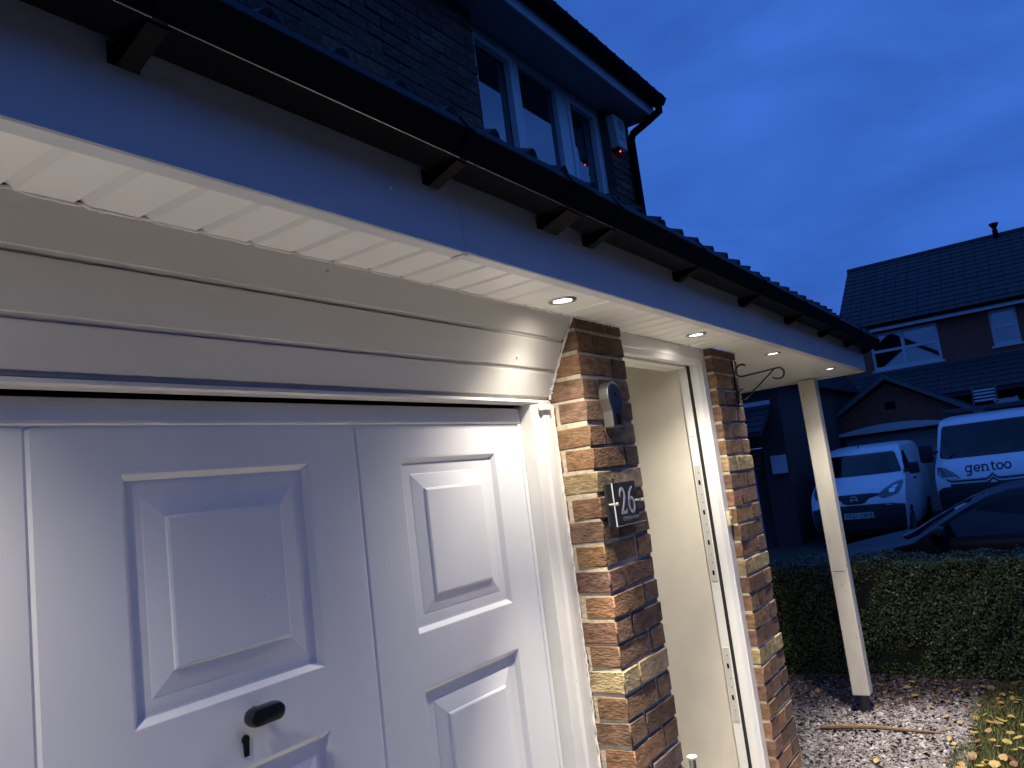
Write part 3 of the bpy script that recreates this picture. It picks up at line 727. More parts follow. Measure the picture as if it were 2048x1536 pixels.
# hanging basket bracket
hb = thing('basket_bracket', (1.50, 0, 2.045), 'black scrolled iron hanging basket bracket on the far brick pier', 'bracket')
box('wall_bar', 1.491, 1.509, -.008, -.0015, 2.045, 2.272, 'iron', hb, bevel=.0015)
def yz(pts): return [(1.50, y, z) for y, z in pts]
arm = [(-.062, 2.236), (-.050, 2.243), (-.034, 2.243), (-.020, 2.233), (-.013, 2.218), (-.013, 2.204), (-.022, 2.192), (-.037, 2.187), (-.060, 2.188), (-.19, 2.196), (-.205, 2.197)]
arm += [(-.205+.024*math.cos(R(a))-.004, 2.172+.025*math.sin(R(a))) for a in (100, 125, 150, 180, 210, 240, 270)]+[(-.190, 2.150), (-.178, 2.157)]
MB().tube(yz(arm), .0042, 8).build('arm', 'iron', hb, smooth=True)
br = [(-.034, 2.130), (-.022, 2.126), (-.011, 2.114), (-.009, 2.100), (-.014, 2.087), (-.026, 2.079), (-.040, 2.080), (-.052, 2.088), (-.19, 2.194)]
MB().tube(yz(br), .0038, 8).build('brace', 'iron', hb, smooth=True)
for z_ in (2.255, 2.235, 2.06): MB().lathe([(.005, -.0078), (.0045, -.0105), (.002, -.012)], (1.50, 0, z_), 1, 12).build('screw', 'chrome', hb, smooth=True)
# alarm box
ab = thing('alarm_box', (3.74, 1.40, 4.52), 'pale alarm box with a red light on the upper wall under the eaves', 'alarm box')
MB().prism([(3.63, 4.80), (3.85, 4.80), (3.83, 4.52), (3.66, 4.52)], 1, 1.325, 1.399).build('cover', 'alarm', ab, bevel=.008, seg=2)
MB().prism([(3.685, 4.52), (3.80, 4.52), (3.79, 4.497), (3.695, 4.497)], 1, 1.335, 1.39).build('strobe_lens', 'redlens', ab, bevel=.004)
MB().lathe([(.006, 0), (.006, -.008), (.003, -.011)], (3.715, 1.345, 4.50), 2, 12).build('led', 'led', ab, smooth=True)
for z_ in (4.75, 4.72, 4.69, 4.60): MB().box(3.70, 3.80, 1.3238, 1.3249, z_, z_+.012).build('print_line', 'greyprint', ab)

# ================================================================== HEDGE
def hedge():
    t = thing('hedge', (4.85, -.8, 0), 'clipped dark green hedge running behind the white post', 'hedge')
    x0, x1, y0, y1, h = 4.56, 5.12, -3.2, 2.6, .87
    MB().box(x0+.05, x1-.05, y0+.05, y1-.05, 0, h-.05).build('dark_core', 'hedgecore', t)  # near-black box: shade inside the foliage put into the colour
    n = 76000
    face = RNG.uniform(0, 1, n); y = RNG.uniform(y0, y1, n)
    dep = np.abs(RNG.normal(0, .022, n))
    fr_ = face < .62
    x = np.where(fr_, x0, RNG.uniform(x0, x1, n)); z = np.where(fr_, RNG.uniform(.02, h, n), h)
    und = .026*np.sin(y*4.2+1)+.020*np.sin(y*10+z*8)+.017*np.sin(z*13+y*3)+.012*np.sin(y*27+z*21)
    clump = np.sin(y*17+3*np.sin(z*9))*np.sin(z*19+2*np.sin(y*11))
    dep = dep+np.where(clump < -.8, .05*RNG.uniform(0, 1, n), 0)
    x = np.where(fr_, x+dep+und-.02*(z < .1), x); z = np.where(fr_, z, z-dep+und*.8+.012*np.sin(x*14)+.03*(RNG.uniform(0, 1, n) > .985))
    nx = np.where(fr_, -1., 0.)+RNG.normal(0, .55, n); ny = RNG.normal(0, .6, n); nz = np.where(fr_, .35, 1.)+RNG.normal(0, .5, n)
    nr = np.stack([nx, ny, nz], 1); nr /= np.linalg.norm(nr, axis=1)[:, None]
    d = RNG.normal(0, 1, (n, 3)); d[:, 2] += .4; d -= nr*(d*nr).sum(1)[:, None]; d /= np.linalg.norm(d, axis=1)[:, None]
    s = np.cross(nr, d); ln = RNG.uniform(.009, .016, n)[:, None]; wd = ln*RNG.uniform(.42, .6, n)[:, None]
    c = np.stack([x, y, z], 1)
    V = np.stack([c-d*ln, c+s*wd-nr*.0015, c+d*ln-nr*.002, c-s*wd-nr*.0015], 1).reshape(-1, 3)
    o = 4*np.arange(n)[:, None]
    F = np.stack([o+np.array([[0, 1, 2]]), o+np.array([[0, 2, 3]])], 1).reshape(-1, 3)
    tone = np.repeat(np.clip(RNG.beta(2, 3, n)+.12*clump, 0, 1), 2)
    f = np_mesh('foliage', V, F, tone, 'hedge', t, c=(4.85, -.3, .45)); f['kind'] = 'stuff'
hedge()

# ================================================================== FALLEN LEAVES, STICK
def leaf_mesh(k):
    rr = random.Random(k); m = MB(); n = 9; cen = []; L_ = []; R_ = []
    bend = rr.uniform(-.35, .35); curl = rr.uniform(.1, .55)
    for i in range(n):
        t = i/(n-1); wdt = math.sin(math.pi*t**.8)**.8*.36*(1+.16*math.sin(t*19+k)); y = bend*(t-.5)**2
        z = curl*(t-.5)**2*.9+.04
        cen.append((t-.5, y, z)); L_.append((t-.5, y+wdt, z+wdt*curl*.8)); R_.append((t-.5, y-wdt, z+wdt*curl*.6))
    vs = cen+L_+R_; fs = []
    for i in range(n-1): fs += [(i, i+1, n+i+1, n+i), (2*n+i, 2*n+i+1, i+1, i)]
    m.add(vs, fs); m.tube([(-.5, bend*.25, curl*.22+.04), (-.62, bend*.3, .05), (-.78, bend*.35, .06)], [.018, .016, .014], 4)
    me, _ = m.mesh('leaf', True, off=(0, 0, 0)); me.materials.append(M['fallen']); return me
LM = [leaf_mesh(k) for k in range(8)]
LC = {'yellow': [(.46, .33, .075), (.50, .38, .11), (.42, .27, .055)], 'tan': [(.34, .20, .065), (.38, .24, .09)], 'rust': [(.24, .085, .03), (.19, .075, .035)]}
def fallen(x, y, z, kind, where, s=None):
    o = bpy.data.objects.new('fallen_leaf', random.choice(LM)); COL.objects.link(o)
    s = s or random.uniform(.03, .066); o.scale = (s, s*random.uniform(.8, 1.15), s*random.uniform(.5, 1.0)); o.location = (x, y, z)
    o.rotation_euler = (random.gauss(0, .25), random.gauss(0, .25), random.uniform(0, 6.28))
    c = random.choice(LC[kind]); v = random.uniform(.8, 1.2); o.color = (c[0]*v, c[1]*v, c[2]*v, 1)
    tag(o, f'fallen {kind} leaf lying on the {where}', 'leaf', f'fallen {kind} leaves on the {where}')
for i in range(165):
    x = random.uniform(2.7, 4.42); y = random.uniform(-1.25, -.46)
    if y > -.43-max(0, x-4.0)*.5: continue
    fallen(x, y, random.uniform(.022, .036), random.choices(['yellow', 'tan', 'rust'], [6, 3, .6])[0], 'lawn')
for i in range(46):
    x = 4.5-abs(random.gauss(0, .28)); y = random.uniform(-.75, 1.0)
    fallen(x, y, .018, random.choices(['yellow', 'tan', 'rust'], [2, 4, 2])[0], 'ground along the hedge foot', random.uniform(.035, .065))
for x, y, k in ((2.75, -.05, 'yellow'), (2.95, -.28, 'yellow'), (3.05, -.33, 'yellow'), (3.38, -.36, 'tan'), (3.62, -.33, 'yellow'), (3.8, -.22, 'yellow'), (3.05, .22, 'rust'), (3.2, -.38, 'tan'), (2.85, -.38, 'tan'), (3.95, -.05, 'rust'), (2.62, .2, 'yellow'), (3.5, -.41, 'yellow'), (3.12, -.41, 'yellow')):
    fallen(x, y, .02, k, 'pale chippings', random.uniform(.035, .05))
sp = [(3.255, .372, .022), (3.262, .30, .026), (3.272, .20, .032), (3.285, .06, .036), (3.29, -.08, .028), (3.305, -.22, .020), (3.312, -.345, .016)]
tag(MB().tube(sp, [.008, .015, .014, .0135, .011, .009, .004], 8).build('fallen_stick', 'stick', smooth=True), 'thin curved brown stick lying across the pale chippings', 'stick')

# ================================================================== VEHICLES
class Body:
    """closed body as a stack of plan rings; levels = (z, front_x, rear_x, half_width, bow)"""
    def __init__(s, levels, xf): s.lv = levels; s.xf = xf
    def at(s, z):
        lv = s.lv
        for a, b in zip(lv, lv[1:]):
            if z <= b[0]:
                t = 0 if b[0] == a[0] else (z-a[0])/(b[0]-a[0]); return [a[i]+(b[i]-a[i])*t for i in range(5)]
        return list(lv[-1])
    def front(s, y, z, off=0.0):
        l = s.at(z); u = min(1, abs(y)/l[3]); return l[1]+l[4]*u**3.2-off
    def ring(s, l):
        z, f, r, w, c = l; pts = []
        for i in range(25):
            u = -1+2*i/24; u = math.copysign(abs(u)**.75, u); pts.append((f+c*abs(u)**3.2, u*w, z))
        for i in range(1, 8): t = i/8; pts.append((f+c+(r-f-c)*t, w*(1-.03*t*t), z))
        for i in range(9): u = 1-2*i/8; pts.append((r-.06*abs(u)**6+.03, u*w*.97, z))
        for i in range(1, 8): t = 1-i/8; pts.append((f+c+(r-f-c)*t, -w*(1-.03*t*t), z))
        return pts
    def mesh(s):
        m = MB(); vs = []; n = None
        for l in s.lv: p = s.ring(l); n = len(p); vs += [s.xf(q) for q in p]
        fs = []
        for i in range(len(s.lv)-1):
            for j in range(n): fs.append((i*n+j, i*n+(j+1) % n, (i+1)*n+(j+1) % n, (i+1)*n+j))
        fs += [tuple(range(n))[::-1], tuple((len(s.lv)-1)*n+j for j in range(n))]
        return m.add(vs, fs)
    def fpatch(s, rows, off=.006, th=.012, n=14):
        """front patch through rows (z, y_left, y_right), sub-sampled"""
        rr = []
        for a, b in zip(rows, rows[1:]):
            k = max(1, int(abs(b[0]-a[0])/.03))
            rr += [tuple(a[i]+(b[i]-a[i])*t/k for i in range(3)) for t in range(k)]
        rr.append(rows[-1]); vs = []; vb = []
        for z, yl, yr in rr:
            for i in range(n+1):
                y = yl+(yr-yl)*i/n; x = s.front(y, z)
                vs.append(s.xf((x-off, y, z))); vb.append(s.xf((x-off+th, y, z)))
        m = MB(); k = len(vs); fs = []; W_ = n+1; H_ = len(rr)
        for i in range(H_-1):
            for j in range(n): fs += [(i*W_+j, i*W_+j+1, (i+1)*W_+j+1, (i+1)*W_+j), (k+i*W_+j, k+(i+1)*W_+j, k+(i+1)*W_+j+1, k+i*W_+j+1)]
        for j in range(n): fs += [(j, k+j, k+j+1, j+1), ((H_-1)*W_+j, (H_-1)*W_+j+1, k+(H_-1)*W_+j+1, k+(H_-1)*W_+j)]
        for i in range(H_-1): fs += [(i*W_, (i+1)*W_, k+(i+1)*W_, k+i*W_), (i*W_+n, k+i*W_+n, k+(i+1)*W_+n, (i+1)*W_+n)]
        return m.add(vs+vb, fs)
    def stroke(s, pts, wd, off=.012, th=.014):
        """stroke following the front surface; pts = (y,z)"""
        m = MB()
        for q in ribbon(dense(pts, .04), wd):
            vs = [s.xf((s.front(p[0], p[1])-off, p[0], p[1])) for p in q]+[s.xf((s.front(p[0], p[1])-off+th, p[0], p[1])) for p in q]
            m.add(vs, [(0, 1, 2, 3), (7, 6, 5, 4), (0, 4, 5, 1), (1, 5, 6, 2), (2, 6, 7, 3), (3, 7, 4, 0)])
        return m
    def spatch(s, poly, side, off=.005, th=.012):
        """side patch from polygon of (x,z)"""
        m = MB(); n = len(poly); vs = []
        for d in (off, off-th):
            for x, z in poly: l = s.at(z); t = max(0, (x-l[1]-l[4])/(l[2]-l[1]-l[4])); vs.append(s.xf((x, side*(l[3]*(1-.03*t*t)+d), z)))
        return m.add(vs, [tuple(range(n)), tuple(range(n, 2*n))[::-1]]+[(i, n+i, n+(i+1) % n, (i+1) % n) for i in range(n)])
def wheel(c, r, wdt, axis, parent):
    o = MB().lathe([(r*.62, -wdt/2), (r*.93, -wdt/2), (r, -wdt/2+.03), (r, wdt/2-.03), (r*.93, wdt/2), (r*.62, wdt/2)], c, axis, 24).build('wheel', 'tyre', parent, smooth=True)
    MB().lathe([(r*.6, -wdt/2-.002), (r*.5, -wdt/2+.02), (r*.15, -wdt/2+.01), (r*.15, wdt/2-.01), (r*.5, wdt/2-.02), (r*.6, wdt/2+.002)], c, axis, 20).build('rim', 'rim', o, smooth=True)

# ---- small white van
vx, vy, vz = 13.55, 1.97, Z_ROAD+.02
def xf1(p): return (vx+p[0], vy+p[1], vz+p[2])
v1 = thing('parked_van', (vx+2.2, vy, vz), 'small white panel van with black bumper parked left of the larger van', 'van')
B1 = Body([(.20, .10, 4.35, .76, .22), (.28, .03, 4.4, .80, .22), (.50, .0, 4.4, .83, .24), (.66, .02, 4.4, .84, .25), (.80, .05, 4.4, .845, .27), (.92, .10, 4.4, .845, .30), (1.0, .17, 4.4, .845, .34), (1.08, .32, 4.4, .84, .36), (1.16, .52, 4.4, .835, .36), (1.24, .74, 4.4, .825, .33),
           (1.40, .98, 4.4, .79, .27), (1.55, 1.20, 4.39, .755, .22), (1.68, 1.40, 4.37, .72, .18), (1.74, 1.54, 4.35, .70, .16), (1.80, 1.82, 4.32, .66, .16), (1.835, 2.1, 4.25, .58, .16), (1.85, 2.5, 4.1, .40, .10)], xf1)
B1.mesh().build('body', 'vanwhite', v1, smooth=True)
B1.fpatch([(1.265, -.74, .74), (1.30, -.755, .755), (1.62, -.645, .645), (1.672, -.60, .60)]).build('windscreen', 'carglass', v1, smooth=True)
B1.fpatch([(.20, -.75, .75), (.28, -.798, .798), (.60, -.83, .83), (.70, -.825, .825), (.745, -.60, .60), (.752, -.25, .25)], .010).build('bumper', 'bumper', v1, smooth=True)
gp = B1.fpatch([(.775, -.12, .12), (.80, -.20, .20), (.865, -.26, .26), (.905, -.55, .55), (.93, -.50, .50), (.95, -.30, .30)], .010).build('grille', 'black', v1, smooth=True)
for sd in (-1, 1):
    a = [(.84, .50, .52), (.90, .40, .74), (1.0, .52, .80), (1.09, .66, .81), (1.12, .74, .79)]
    hl = B1.fpatch([(z, p*sd, q*sd) for z, p, q in a], .012, n=6).build('headlight', 'lamp_clear', v1, smooth=True)
    B1.fpatch([(z, p*sd, q*sd) for z, p, q in ((.93, .60, .68), (.99, .60, .70), (1.05, .68, .74))], .016, .003, 4).build('reflector', 'lamp_refl', hl, smooth=True)
    m = MB(); cxm = .98
    m.box(-.05, .06, -.09, .10, -.11, .11)
    m.v = [xf1((cxm+p[0], sd*(.98)+p[1]*sd, 1.31+p[2])) for p in m.v]
    m.build('mirror', 'bumper', v1, bevel=.035, seg=3, smooth=True)
    MB().tube([xf1((1.02, sd*.80, 1.27)), xf1((1.0, sd*.95, 1.27))], .03, 8).build('mirror_arm', 'bumper', v1, smooth=True)
    B1.spatch([(1.05, 1.26), (1.35, 1.27), (1.95, 1.28), (1.95, 1.66), (1.62, 1.64), (1.36, 1.50)], sd).build('side_window', 'carglass', v1)
    for xl in (1.02, 2.08, 3.25): B1.spatch([(xl, .35), (xl+.012, .35), (xl+.012, 1.62 if xl > 1.5 else 1.2), (xl, 1.62 if xl > 1.5 else 1.2)], sd, .001, .004).build('door_gap', 'black', v1)
    B1.spatch([(1.90, 1.06), (2.04, 1.06), (2.04, 1.10), (1.90, 1.10)], sd, .03, .03).build('door_handle', 'bumper', v1)
    B1.spatch([(.45, .18), (1.25, .18), (1.22, .42), (1.08, .58), (.85, .64), (.62, .58), (.48, .42)], sd, .004, .01).build('wheel_arch', 'void', v1)
    for xw in (.85, 3.6): wheel(xf1((xw, sd*.74, .30)), .30, .19, 1, v1)
bx_, by_, bz_ = B1.front(0, .865)-.014, 0, .855
m = MB().tube([xf1((bx_-.008, .056*math.cos(R(a)), bz_+.056*math.sin(R(a)))) for a in range(0, 360, 15)], .010, 8, True)
bd = m.build('badge', 'farwhite', v1, smooth=True)
MB().box(*[q for q in (vx+bx_-.016, vx+bx_-.006, vy-.072, vy+.072, vz+bz_-.012, vz+bz_+.012)]).build('badge_bar', 'farwhite', bd)
npz = .56; npx = B1.front(0, npz)-.022
pl_ = MB().box(vx+npx, vx+npx+.02, vy-.05-.26, vy-.05+.26, vz+npz-.055, vz+npz+.055).build('number_plate', 'plate_white', v1, bevel=.003)
tme = text_mesh('YK21 OKB', .115)
for v in tme.vertices: v.co = Vector((-v.co.z, -v.co.x*.92, v.co.y))
place('plate_characters', tme, (vx+npx-.002, vy-.05, vz+npz), 'ink', pl_)
MB().tube([xf1((1.62, .05, 1.80)), xf1((1.66, .05, 1.835))], .014, 6).build('aerial', 'black', v1)
box('tax_disc', vx+B1.front(-.55, 1.33)-.012, vx+B1.front(-.55, 1.33)-.009, vy-.60, vy-.50, vz+1.33, vz+1.37, 'fardull', v1)

# ---- large white van with roof rack
ux, uy, uz = 15.45, -.22, Z_ROAD+.02
def xf2(p): return (ux+p[0], uy+p[1], uz+p[2])
v2 = thing('work_van', (ux+2.5, uy, uz), 'large white van reading gentoo on its bonnet with a loaded roof rack', 'van')
B2 = Body([(.20, .12, 5.3, .92, .20), (.30, .02, 5.4, .97, .22), (.60, .0, 5.4, 1.0, .24), (.80, .03, 5.4, 1.01, .26), (.95, .07, 5.4, 1.015, .30), (1.05, .13, 5.4, 1.015, .34), (1.15, .22, 5.4, 1.01, .38), (1.25, .38, 5.4, 1.005, .38), (1.36, .62, 5.4, .99, .34),
           (1.55, .86, 5.4, .965, .27), (1.80, 1.13, 5.4, .93, .21), (2.02, 1.36, 5.38, .90, .17), (2.12, 1.52, 5.36, .87, .16), (2.19, 1.80, 5.33, .82, .16), (2.225, 2.1, 5.25, .72, .16), (2.24, 2.6, 5.0, .5, .1)], xf2)
B2.mesh().build('body', 'vanwhite', v2, smooth=True)
B2.fpatch([(1.345, -.80, .80), (1.38, -.90, .90), (1.44, -.915, .915), (1.98, -.835, .835), (2.025, -.80, .80)]).build('windscreen', 'carglass', v2, smooth=True)
B2.fpatch([(.20, -.91, .91), (.30, -.968, .968), (.62, -.998, .998), (.74, -.99, .99), (.80, -.90, .90), (.835, -.62, .62), (.84, -.3, .3)], .010).build('bumper', 'bumper', v2, smooth=True)
for k, (zc, sp_) in enumerate(((.945, .80), (.875, .74))):
    st = [(-sp_, zc+.05*(1-k)), (-sp_+.08, zc), (-.16, zc-.005), (-.09, zc+.005), (0, zc+.085), (.09, zc+.005), (.16, zc-.005), (sp_-.08, zc), (sp_, zc+.05*(1-k))]
    B2.stroke([(y, z-.024) for y, z in st], .045, .010, .012).build('grille_slot', 'black', v2)
    B2.stroke(st, .024, .018, .02).build('chevron', 'farwhite', v2)
for sd in (-1, 1):
    a = [(.965, .60, .70), (.99, .58, .90), (1.06, .68, .965), (1.15, .80, .975), (1.19, .93, .975)]
    hl = B2.fpatch([(z, p*sd, q*sd) for z, p, q in a], .012, n=8).build('headlight', 'lamp_clear', v2, smooth=True)
    B2.stroke([(sd*.60, .985), (sd*.78, .985), (sd*.90, 1.0), (sd*.925, 1.10)], .018, .020, .006).build('light_strip', 'lamp_refl', hl)
    B2.stroke([(sd*.56, .975), (sd*.66, 1.07), (sd*.80, 1.165), (sd*.95, 1.20)], .012, .016, .008).build('headlight_edge', 'black', hl)
    m = MB().box(-.06, .07, -.13, .13, -.19, .19); m.v = [xf2((1.02+p[0], sd*1.17+p[1], 1.50+p[2])) for p in m.v]
    m.build('mirror', 'bumper', v2, bevel=.05, seg=3, smooth=True)
    MB().tube([xf2((1.1, sd*.93, 1.50)), xf2((1.05, sd*1.1, 1.52))], .035, 8).build('mirror_arm', 'bumper', v2, smooth=True)
    B2.spatch([(1.2, 1.36), (2.0, 1.36), (2.0, 1.92), (1.72, 1.92), (1.35, 1.62)], sd).build('side_window', 'carglass', v2)
    for xw in (.95, 4.3): wheel(xf2((xw, sd*.87, .34)), .34, .22, 1, v2)
# lettering on the bonnet: slab-like strokes
def letters():
    xh = 1.0; L_ = []
    g1 = arc(.40, .5, .36, .42, 0, 360, 18)[:-1]; o_g = [ribbon(g1, .2, True), ribbon(dense([(.76, .98), (.76, .0), (.70, -.28), (.45, -.42), (.10, -.36)]), .2), ribbon(dense([(.70, .9), (1.0, .9)]), .2)]
    e_ = [ribbon(arc(.45, .5, .40, .42, 330, 20, 1)[:0]+arc(.45, .5, .38, .42, 5, 318, 18), .2), ribbon(dense([(.10, .50), (.80, .50)]), .17)]
    n_ = [ribbon(dense([(.12, .95), (.12, .05)]), .2), ribbon(dense([(.12, .6), (.25, .85), (.5, .92), (.72, .8), (.78, .55), (.78, .05)]), .2), ribbon(dense([(-.06, .9), (.16, .9)]), .17), ribbon(dense([(-.08, .07), (.32, .07)]), .16), ribbon(dense([(.58, .07), (.98, .07)]), .16)]
    t_ = [ribbon(dense([(.25, 1.28), (.25, .25), (.36, .06), (.62, .08)]), .2), ribbon(dense([(0, .88), (.62, .88)]), .17)]
    o_ = [ribbon(arc(.45, .5, .38, .42, 0, 360, 20)[:-1], .2, True)]
    xx = 0
    for gl, adv in ((o_g, 1.12), (e_, 1.05), (n_, 1.18), (t_, .74), (o_, 1.0), (o_, 1.0)):
        L_.append((gl, xx)); xx += adv
    return L_, xx
Ls, tot = letters(); S_ = .13; lcy, lcz = .05, 1.065
for gl, x0 in Ls:
    m = MB()
    for st in gl:
        for q in st:
            pp = [(lcy-(x0+p[0]-tot/2)*S_, lcz+p[1]*S_) for p in q]
            vs = [xf2((B2.front(a, b)-.010, a, b)) for a, b in pp]+[xf2((B2.front(a, b)+.004, a, b)) for a, b in pp]
            m.add(vs, [(0, 1, 2, 3), (7, 6, 5, 4), (0, 4, 5, 1), (1, 5, 6, 2), (2, 6, 7, 3), (3, 7, 4, 0)])
    m.build('letter', 'logo', v2)
box('dash_paper', ux+B2.front(.6, 1.45)-.010, ux+B2.front(.6, 1.45)-.007, uy+.55, uy+.80, uz+1.44, uz+1.50, 'fardull', v2)
rk = thing('roof_rack', (ux+3, uy, uz+2.25), 'dark roof rack carried on top of the large gentoo van', 'roof rack')
for xr_ in (1.95, 2.9, 3.9, 4.8): MB().tube([xf2((xr_, -.86, 2.24)), xf2((xr_, -.84, 2.35)), xf2((xr_, .84, 2.35)), xf2((xr_, .86, 2.24))], .022, 8).build('cross_bar', 'steel', rk)
for sd in (-.8, .8): MB().tube([xf2((1.8, sd, 2.385)), xf2((5.0, sd, 2.385))], .022, 8).build('side_rail', 'steel', rk)
ld_ = thing('ladder', (ux+3, uy-.35, uz+2.4), 'aluminium ladder lying flat on the van roof rack', 'ladder')
for q in (-.62, -.22): box('rail', ux+2.0, ux+5.0, uy+q-.02, uy+q+.02, uz+2.41, uz+2.48, 'satin', ld_)
for i in range(11): MB().tube([xf2((2.1+.27*i, -.62, 2.445)), xf2((2.1+.27*i, -.22, 2.445))], .015, 6).build('rung', 'satin', ld_)
st_ = thing('step_stool', (ux+2.4, uy+.02, uz+2.41), 'white slatted folding steps strapped on the van roof rack', 'steps')
for i in range(4): box('tread', ux+2.15+.05*i, ux+2.33+.05*i, uy-.24, uy+.16, uz+2.47+.075*i, uz+2.505+.075*i, 'farwhite', st_, bevel=.005)
for q in (-.26, .18): MB().tube([xf2((2.1, q, 2.41)), xf2((2.5, q, 2.80))], .018, 6).build('stile', 'steel', st_)

# ---- dark car side on, just beyond the hedge
kx, ky, kz_ = 6.62, 1.28, Z_ROAD-.02
CA = R(5.5)
def xf3(p):
    a, b = p[1], -(p[0]-1.3); return (kx+a*math.cos(CA)+b*math.sin(CA), ky-1.3-a*math.sin(CA)+b*math.cos(CA), kz_+p[2])
c1 = thing('parked_car', (kx, ky-2.1, kz_), 'dark navy car parked side on just behind the hedge', 'car')
B3 = Body([(.20, .12, 4.2, .80, .25), (.32, .02, 4.3, .86, .30), (.55, .0, 4.3, .885, .32), (.70, .06, 4.3, .89, .34), (.78, .18, 4.3, .885, .36), (.86, .48, 4.29, .88, .38), (.92, .80, 4.28, .875, .36), (.965, 1.12, 4.26, .865, .26),
           (1.02, 1.27, 4.2, .83, .20), (1.12, 1.45, 4.1, .78, .18), (1.24, 1.68, 3.95, .72, .16), (1.32, 1.86, 3.85, .67, .15), (1.365, 2.02, 3.7, .62, .15), (1.395, 2.3, 3.5, .5, .14), (1.405, 2.6, 3.3, .3, .1)], xf3)
B3.mesh().build('body', 'carpaint', c1, smooth=True)
B3.fpatch([(.985, -.70, .70), (1.03, -.74, .74), (1.30, -.60, .60), (1.335, -.55, .55)]).build('windscreen', 'carglass', c1, smooth=True)
for sd in (-1, 1):
    B3.spatch([(1.52, 1.0), (2.32, 1.0), (2.36, 1.33), (2.18, 1.33), (1.98, 1.27), (1.72, 1.14)], sd, .006, .012).build('side_window', 'carglass', c1)
    B3.spatch([(2.42, 1.0), (3.3, 1.0), (3.15, 1.28), (2.46, 1.33)], sd, .006, .012).build('side_window', 'carglass', c1)
    B3.spatch([(1.42, .975), (3.4, .975), (3.4, .99), (1.42, .99)], sd, .008, .012).build('trim_strip', 'carpaint', c1)
    m = MB().lathe([(.01, -.07), (.06, -.06), (.085, -.02), (.09, .03), (.075, .06), (.01, .065)], (0, 0, 0), 0, 16); m.v = [xf3((1.62+p[0], sd*(.98)+p[1]*1.15, 1.045+p[2]*.75)) for p in m.v]
    m.build('mirror', 'carpaint', c1, smooth=True)
    MB().tube([xf3((1.62, sd*.82, 1.0)), xf3((1.62, sd*.95, 1.02))], .025, 8).build('mirror_arm', 'carpaint', c1, smooth=True)
    B3.spatch([(2.12, .80), (2.30, .80), (2.30, .83), (2.12, .83)], sd, .02, .02).build('door_handle', 'carpaint', c1)
    a = [(.60, .52, .70), (.68, .56, .84), (.76, .66, .86)]
    B3.fpatch([(z, p*sd, q*sd) for z, p, q in a], .008, n=6).build('headlight', 'lamp_clear', c1, smooth=True)
    for xw in (.82, 3.4): wheel(xf3((xw, sd*.78, .31)), .31, .20, 0, c1)

# ================================================================== HOUSES BEHIND
def wall_with_holes(x0, x1, y0, y1, z0, z1, holes):
    """wall slab facing -x with rectangular (y0,y1,z0,z1) holes"""
    m = MB(); ys = sorted({y0, y1, *[h[0] for h in holes], *[h[1] for h in holes]}); zs = sorted({z0, z1, *[h[2] for h in holes], *[h[3] for h in holes]})
    for a, b in zip(ys, ys[1:]):
        for c, d in zip(zs, zs[1:]):
            if any(a >= h[0]-1e-6 and b <= h[1]+1e-6 and c >= h[2]-1e-6 and d <= h[3]+1e-6 for h in holes): continue
            m.box(x0, x1, a, b, c, d)
    return m
def far_window(par, X, y0, y1, z0, z1, vbars, hbars, curtain=False):
    f = MB(); t = .075
    f.box(X+.04, X+.11, y0, y0+t, z0, z1); f.box(X+.04, X+.11, y1-t, y1, z0, z1); f.box(X+.042, X+.11, y0+t, y1-t, z0, z0+t*1.2); f.box(X+.042, X+.11, y0+t, y1-t, z1-t, z1)
    for q in vbars: f.box(X+.036, X+.11, q-.05, q+.05, z0+t*1.2, z1-t)
    yb = sorted([y0+t]+[e for q in vbars for e in (q-.05, q+.05)]+[y1-t])
    for q in hbars:
        for i in range(0, len(yb), 2): f.box(X+.038, X+.11, yb[i], yb[i+1], q-.04, q+.04)
    w_ = f.build('window', 'farwhite', par)
    zb = sorted([z0+t*1.2]+[e for q in hbars for e in (q-.04, q+.04)]+[z1-t])
    for i in range(0, len(yb), 2):
        for j in range(0, len(zb), 2): MB().box(X+.085, X+.095, yb[i]+.002, yb[i+1]-.002, zb[j]+.002, zb[j+1]-.002).build('pane', 'glass', w_)
    box('sill', X-.05, X+.04, y0-.06, y1+.06, z0-.06, z0-.003, 'farwhite', w_)
    if curtain:
        m = MB(); n = 10
        for k in range(n):
            a = y1-t-.03-k*.035; m.box(X+.16+.02*(k % 2), X+.18+.02*(k % 2), a-.034, a, z0+.1, z1-.08)
        m.build('curtain', 'curtain', w_)
    return w_
def tile_rows(x0, z0, x1, z1, y0, y1, rows, name, par, m='tile'):
    """courses of interlocking tiles: each course a lapped strip with uneven lower edge"""
    b = MB(); dx, dz = (x1-x0)/rows, (z1-z0)/rows; ln = math.hypot(dx, dz); nx, nz = -dz/ln, dx/ln
    for r in range(rows):
        n = int((y1-y0)/.33)
        for k in range(n):
            a = y0+(y1-y0)*k/n+(.0 if r % 2 else .0); c = a+(y1-y0)/n-.012; t = .035+random.uniform(-.006, .006)
            ax, az = x0+dx*r, z0+dz*r; bx2, bz2 = x0+dx*(r+1.12), z0+dz*(r+1.12)
            P_ = [(ax+nx*t, az+nz*t), (ax+nx*.005, az+nz*.005), (bx2+nx*.001, bz2+nz*.001), (bx2+nx*.012, bz2+nz*.012)]
            b.add([(p[0], a, p[1]) for p in P_]+[(p[0], c, p[1]) for p in P_], [(0, 1, 2, 3), (7, 6, 5, 4), (0, 4, 5, 1), (3, 2, 6, 7), (0, 3, 7, 4)])
    return stuff(b.build(name, m, par))
fh = thing('brick_house', (26, -1, Z_ROAD), 'far red brick house with white windows and dark tiled roof across the drive', 'house')
FX = 23.9
holes = [(.86, 2.74, 3.98, 5.10), (-1.14, -.47, 4.10, 5.12)]
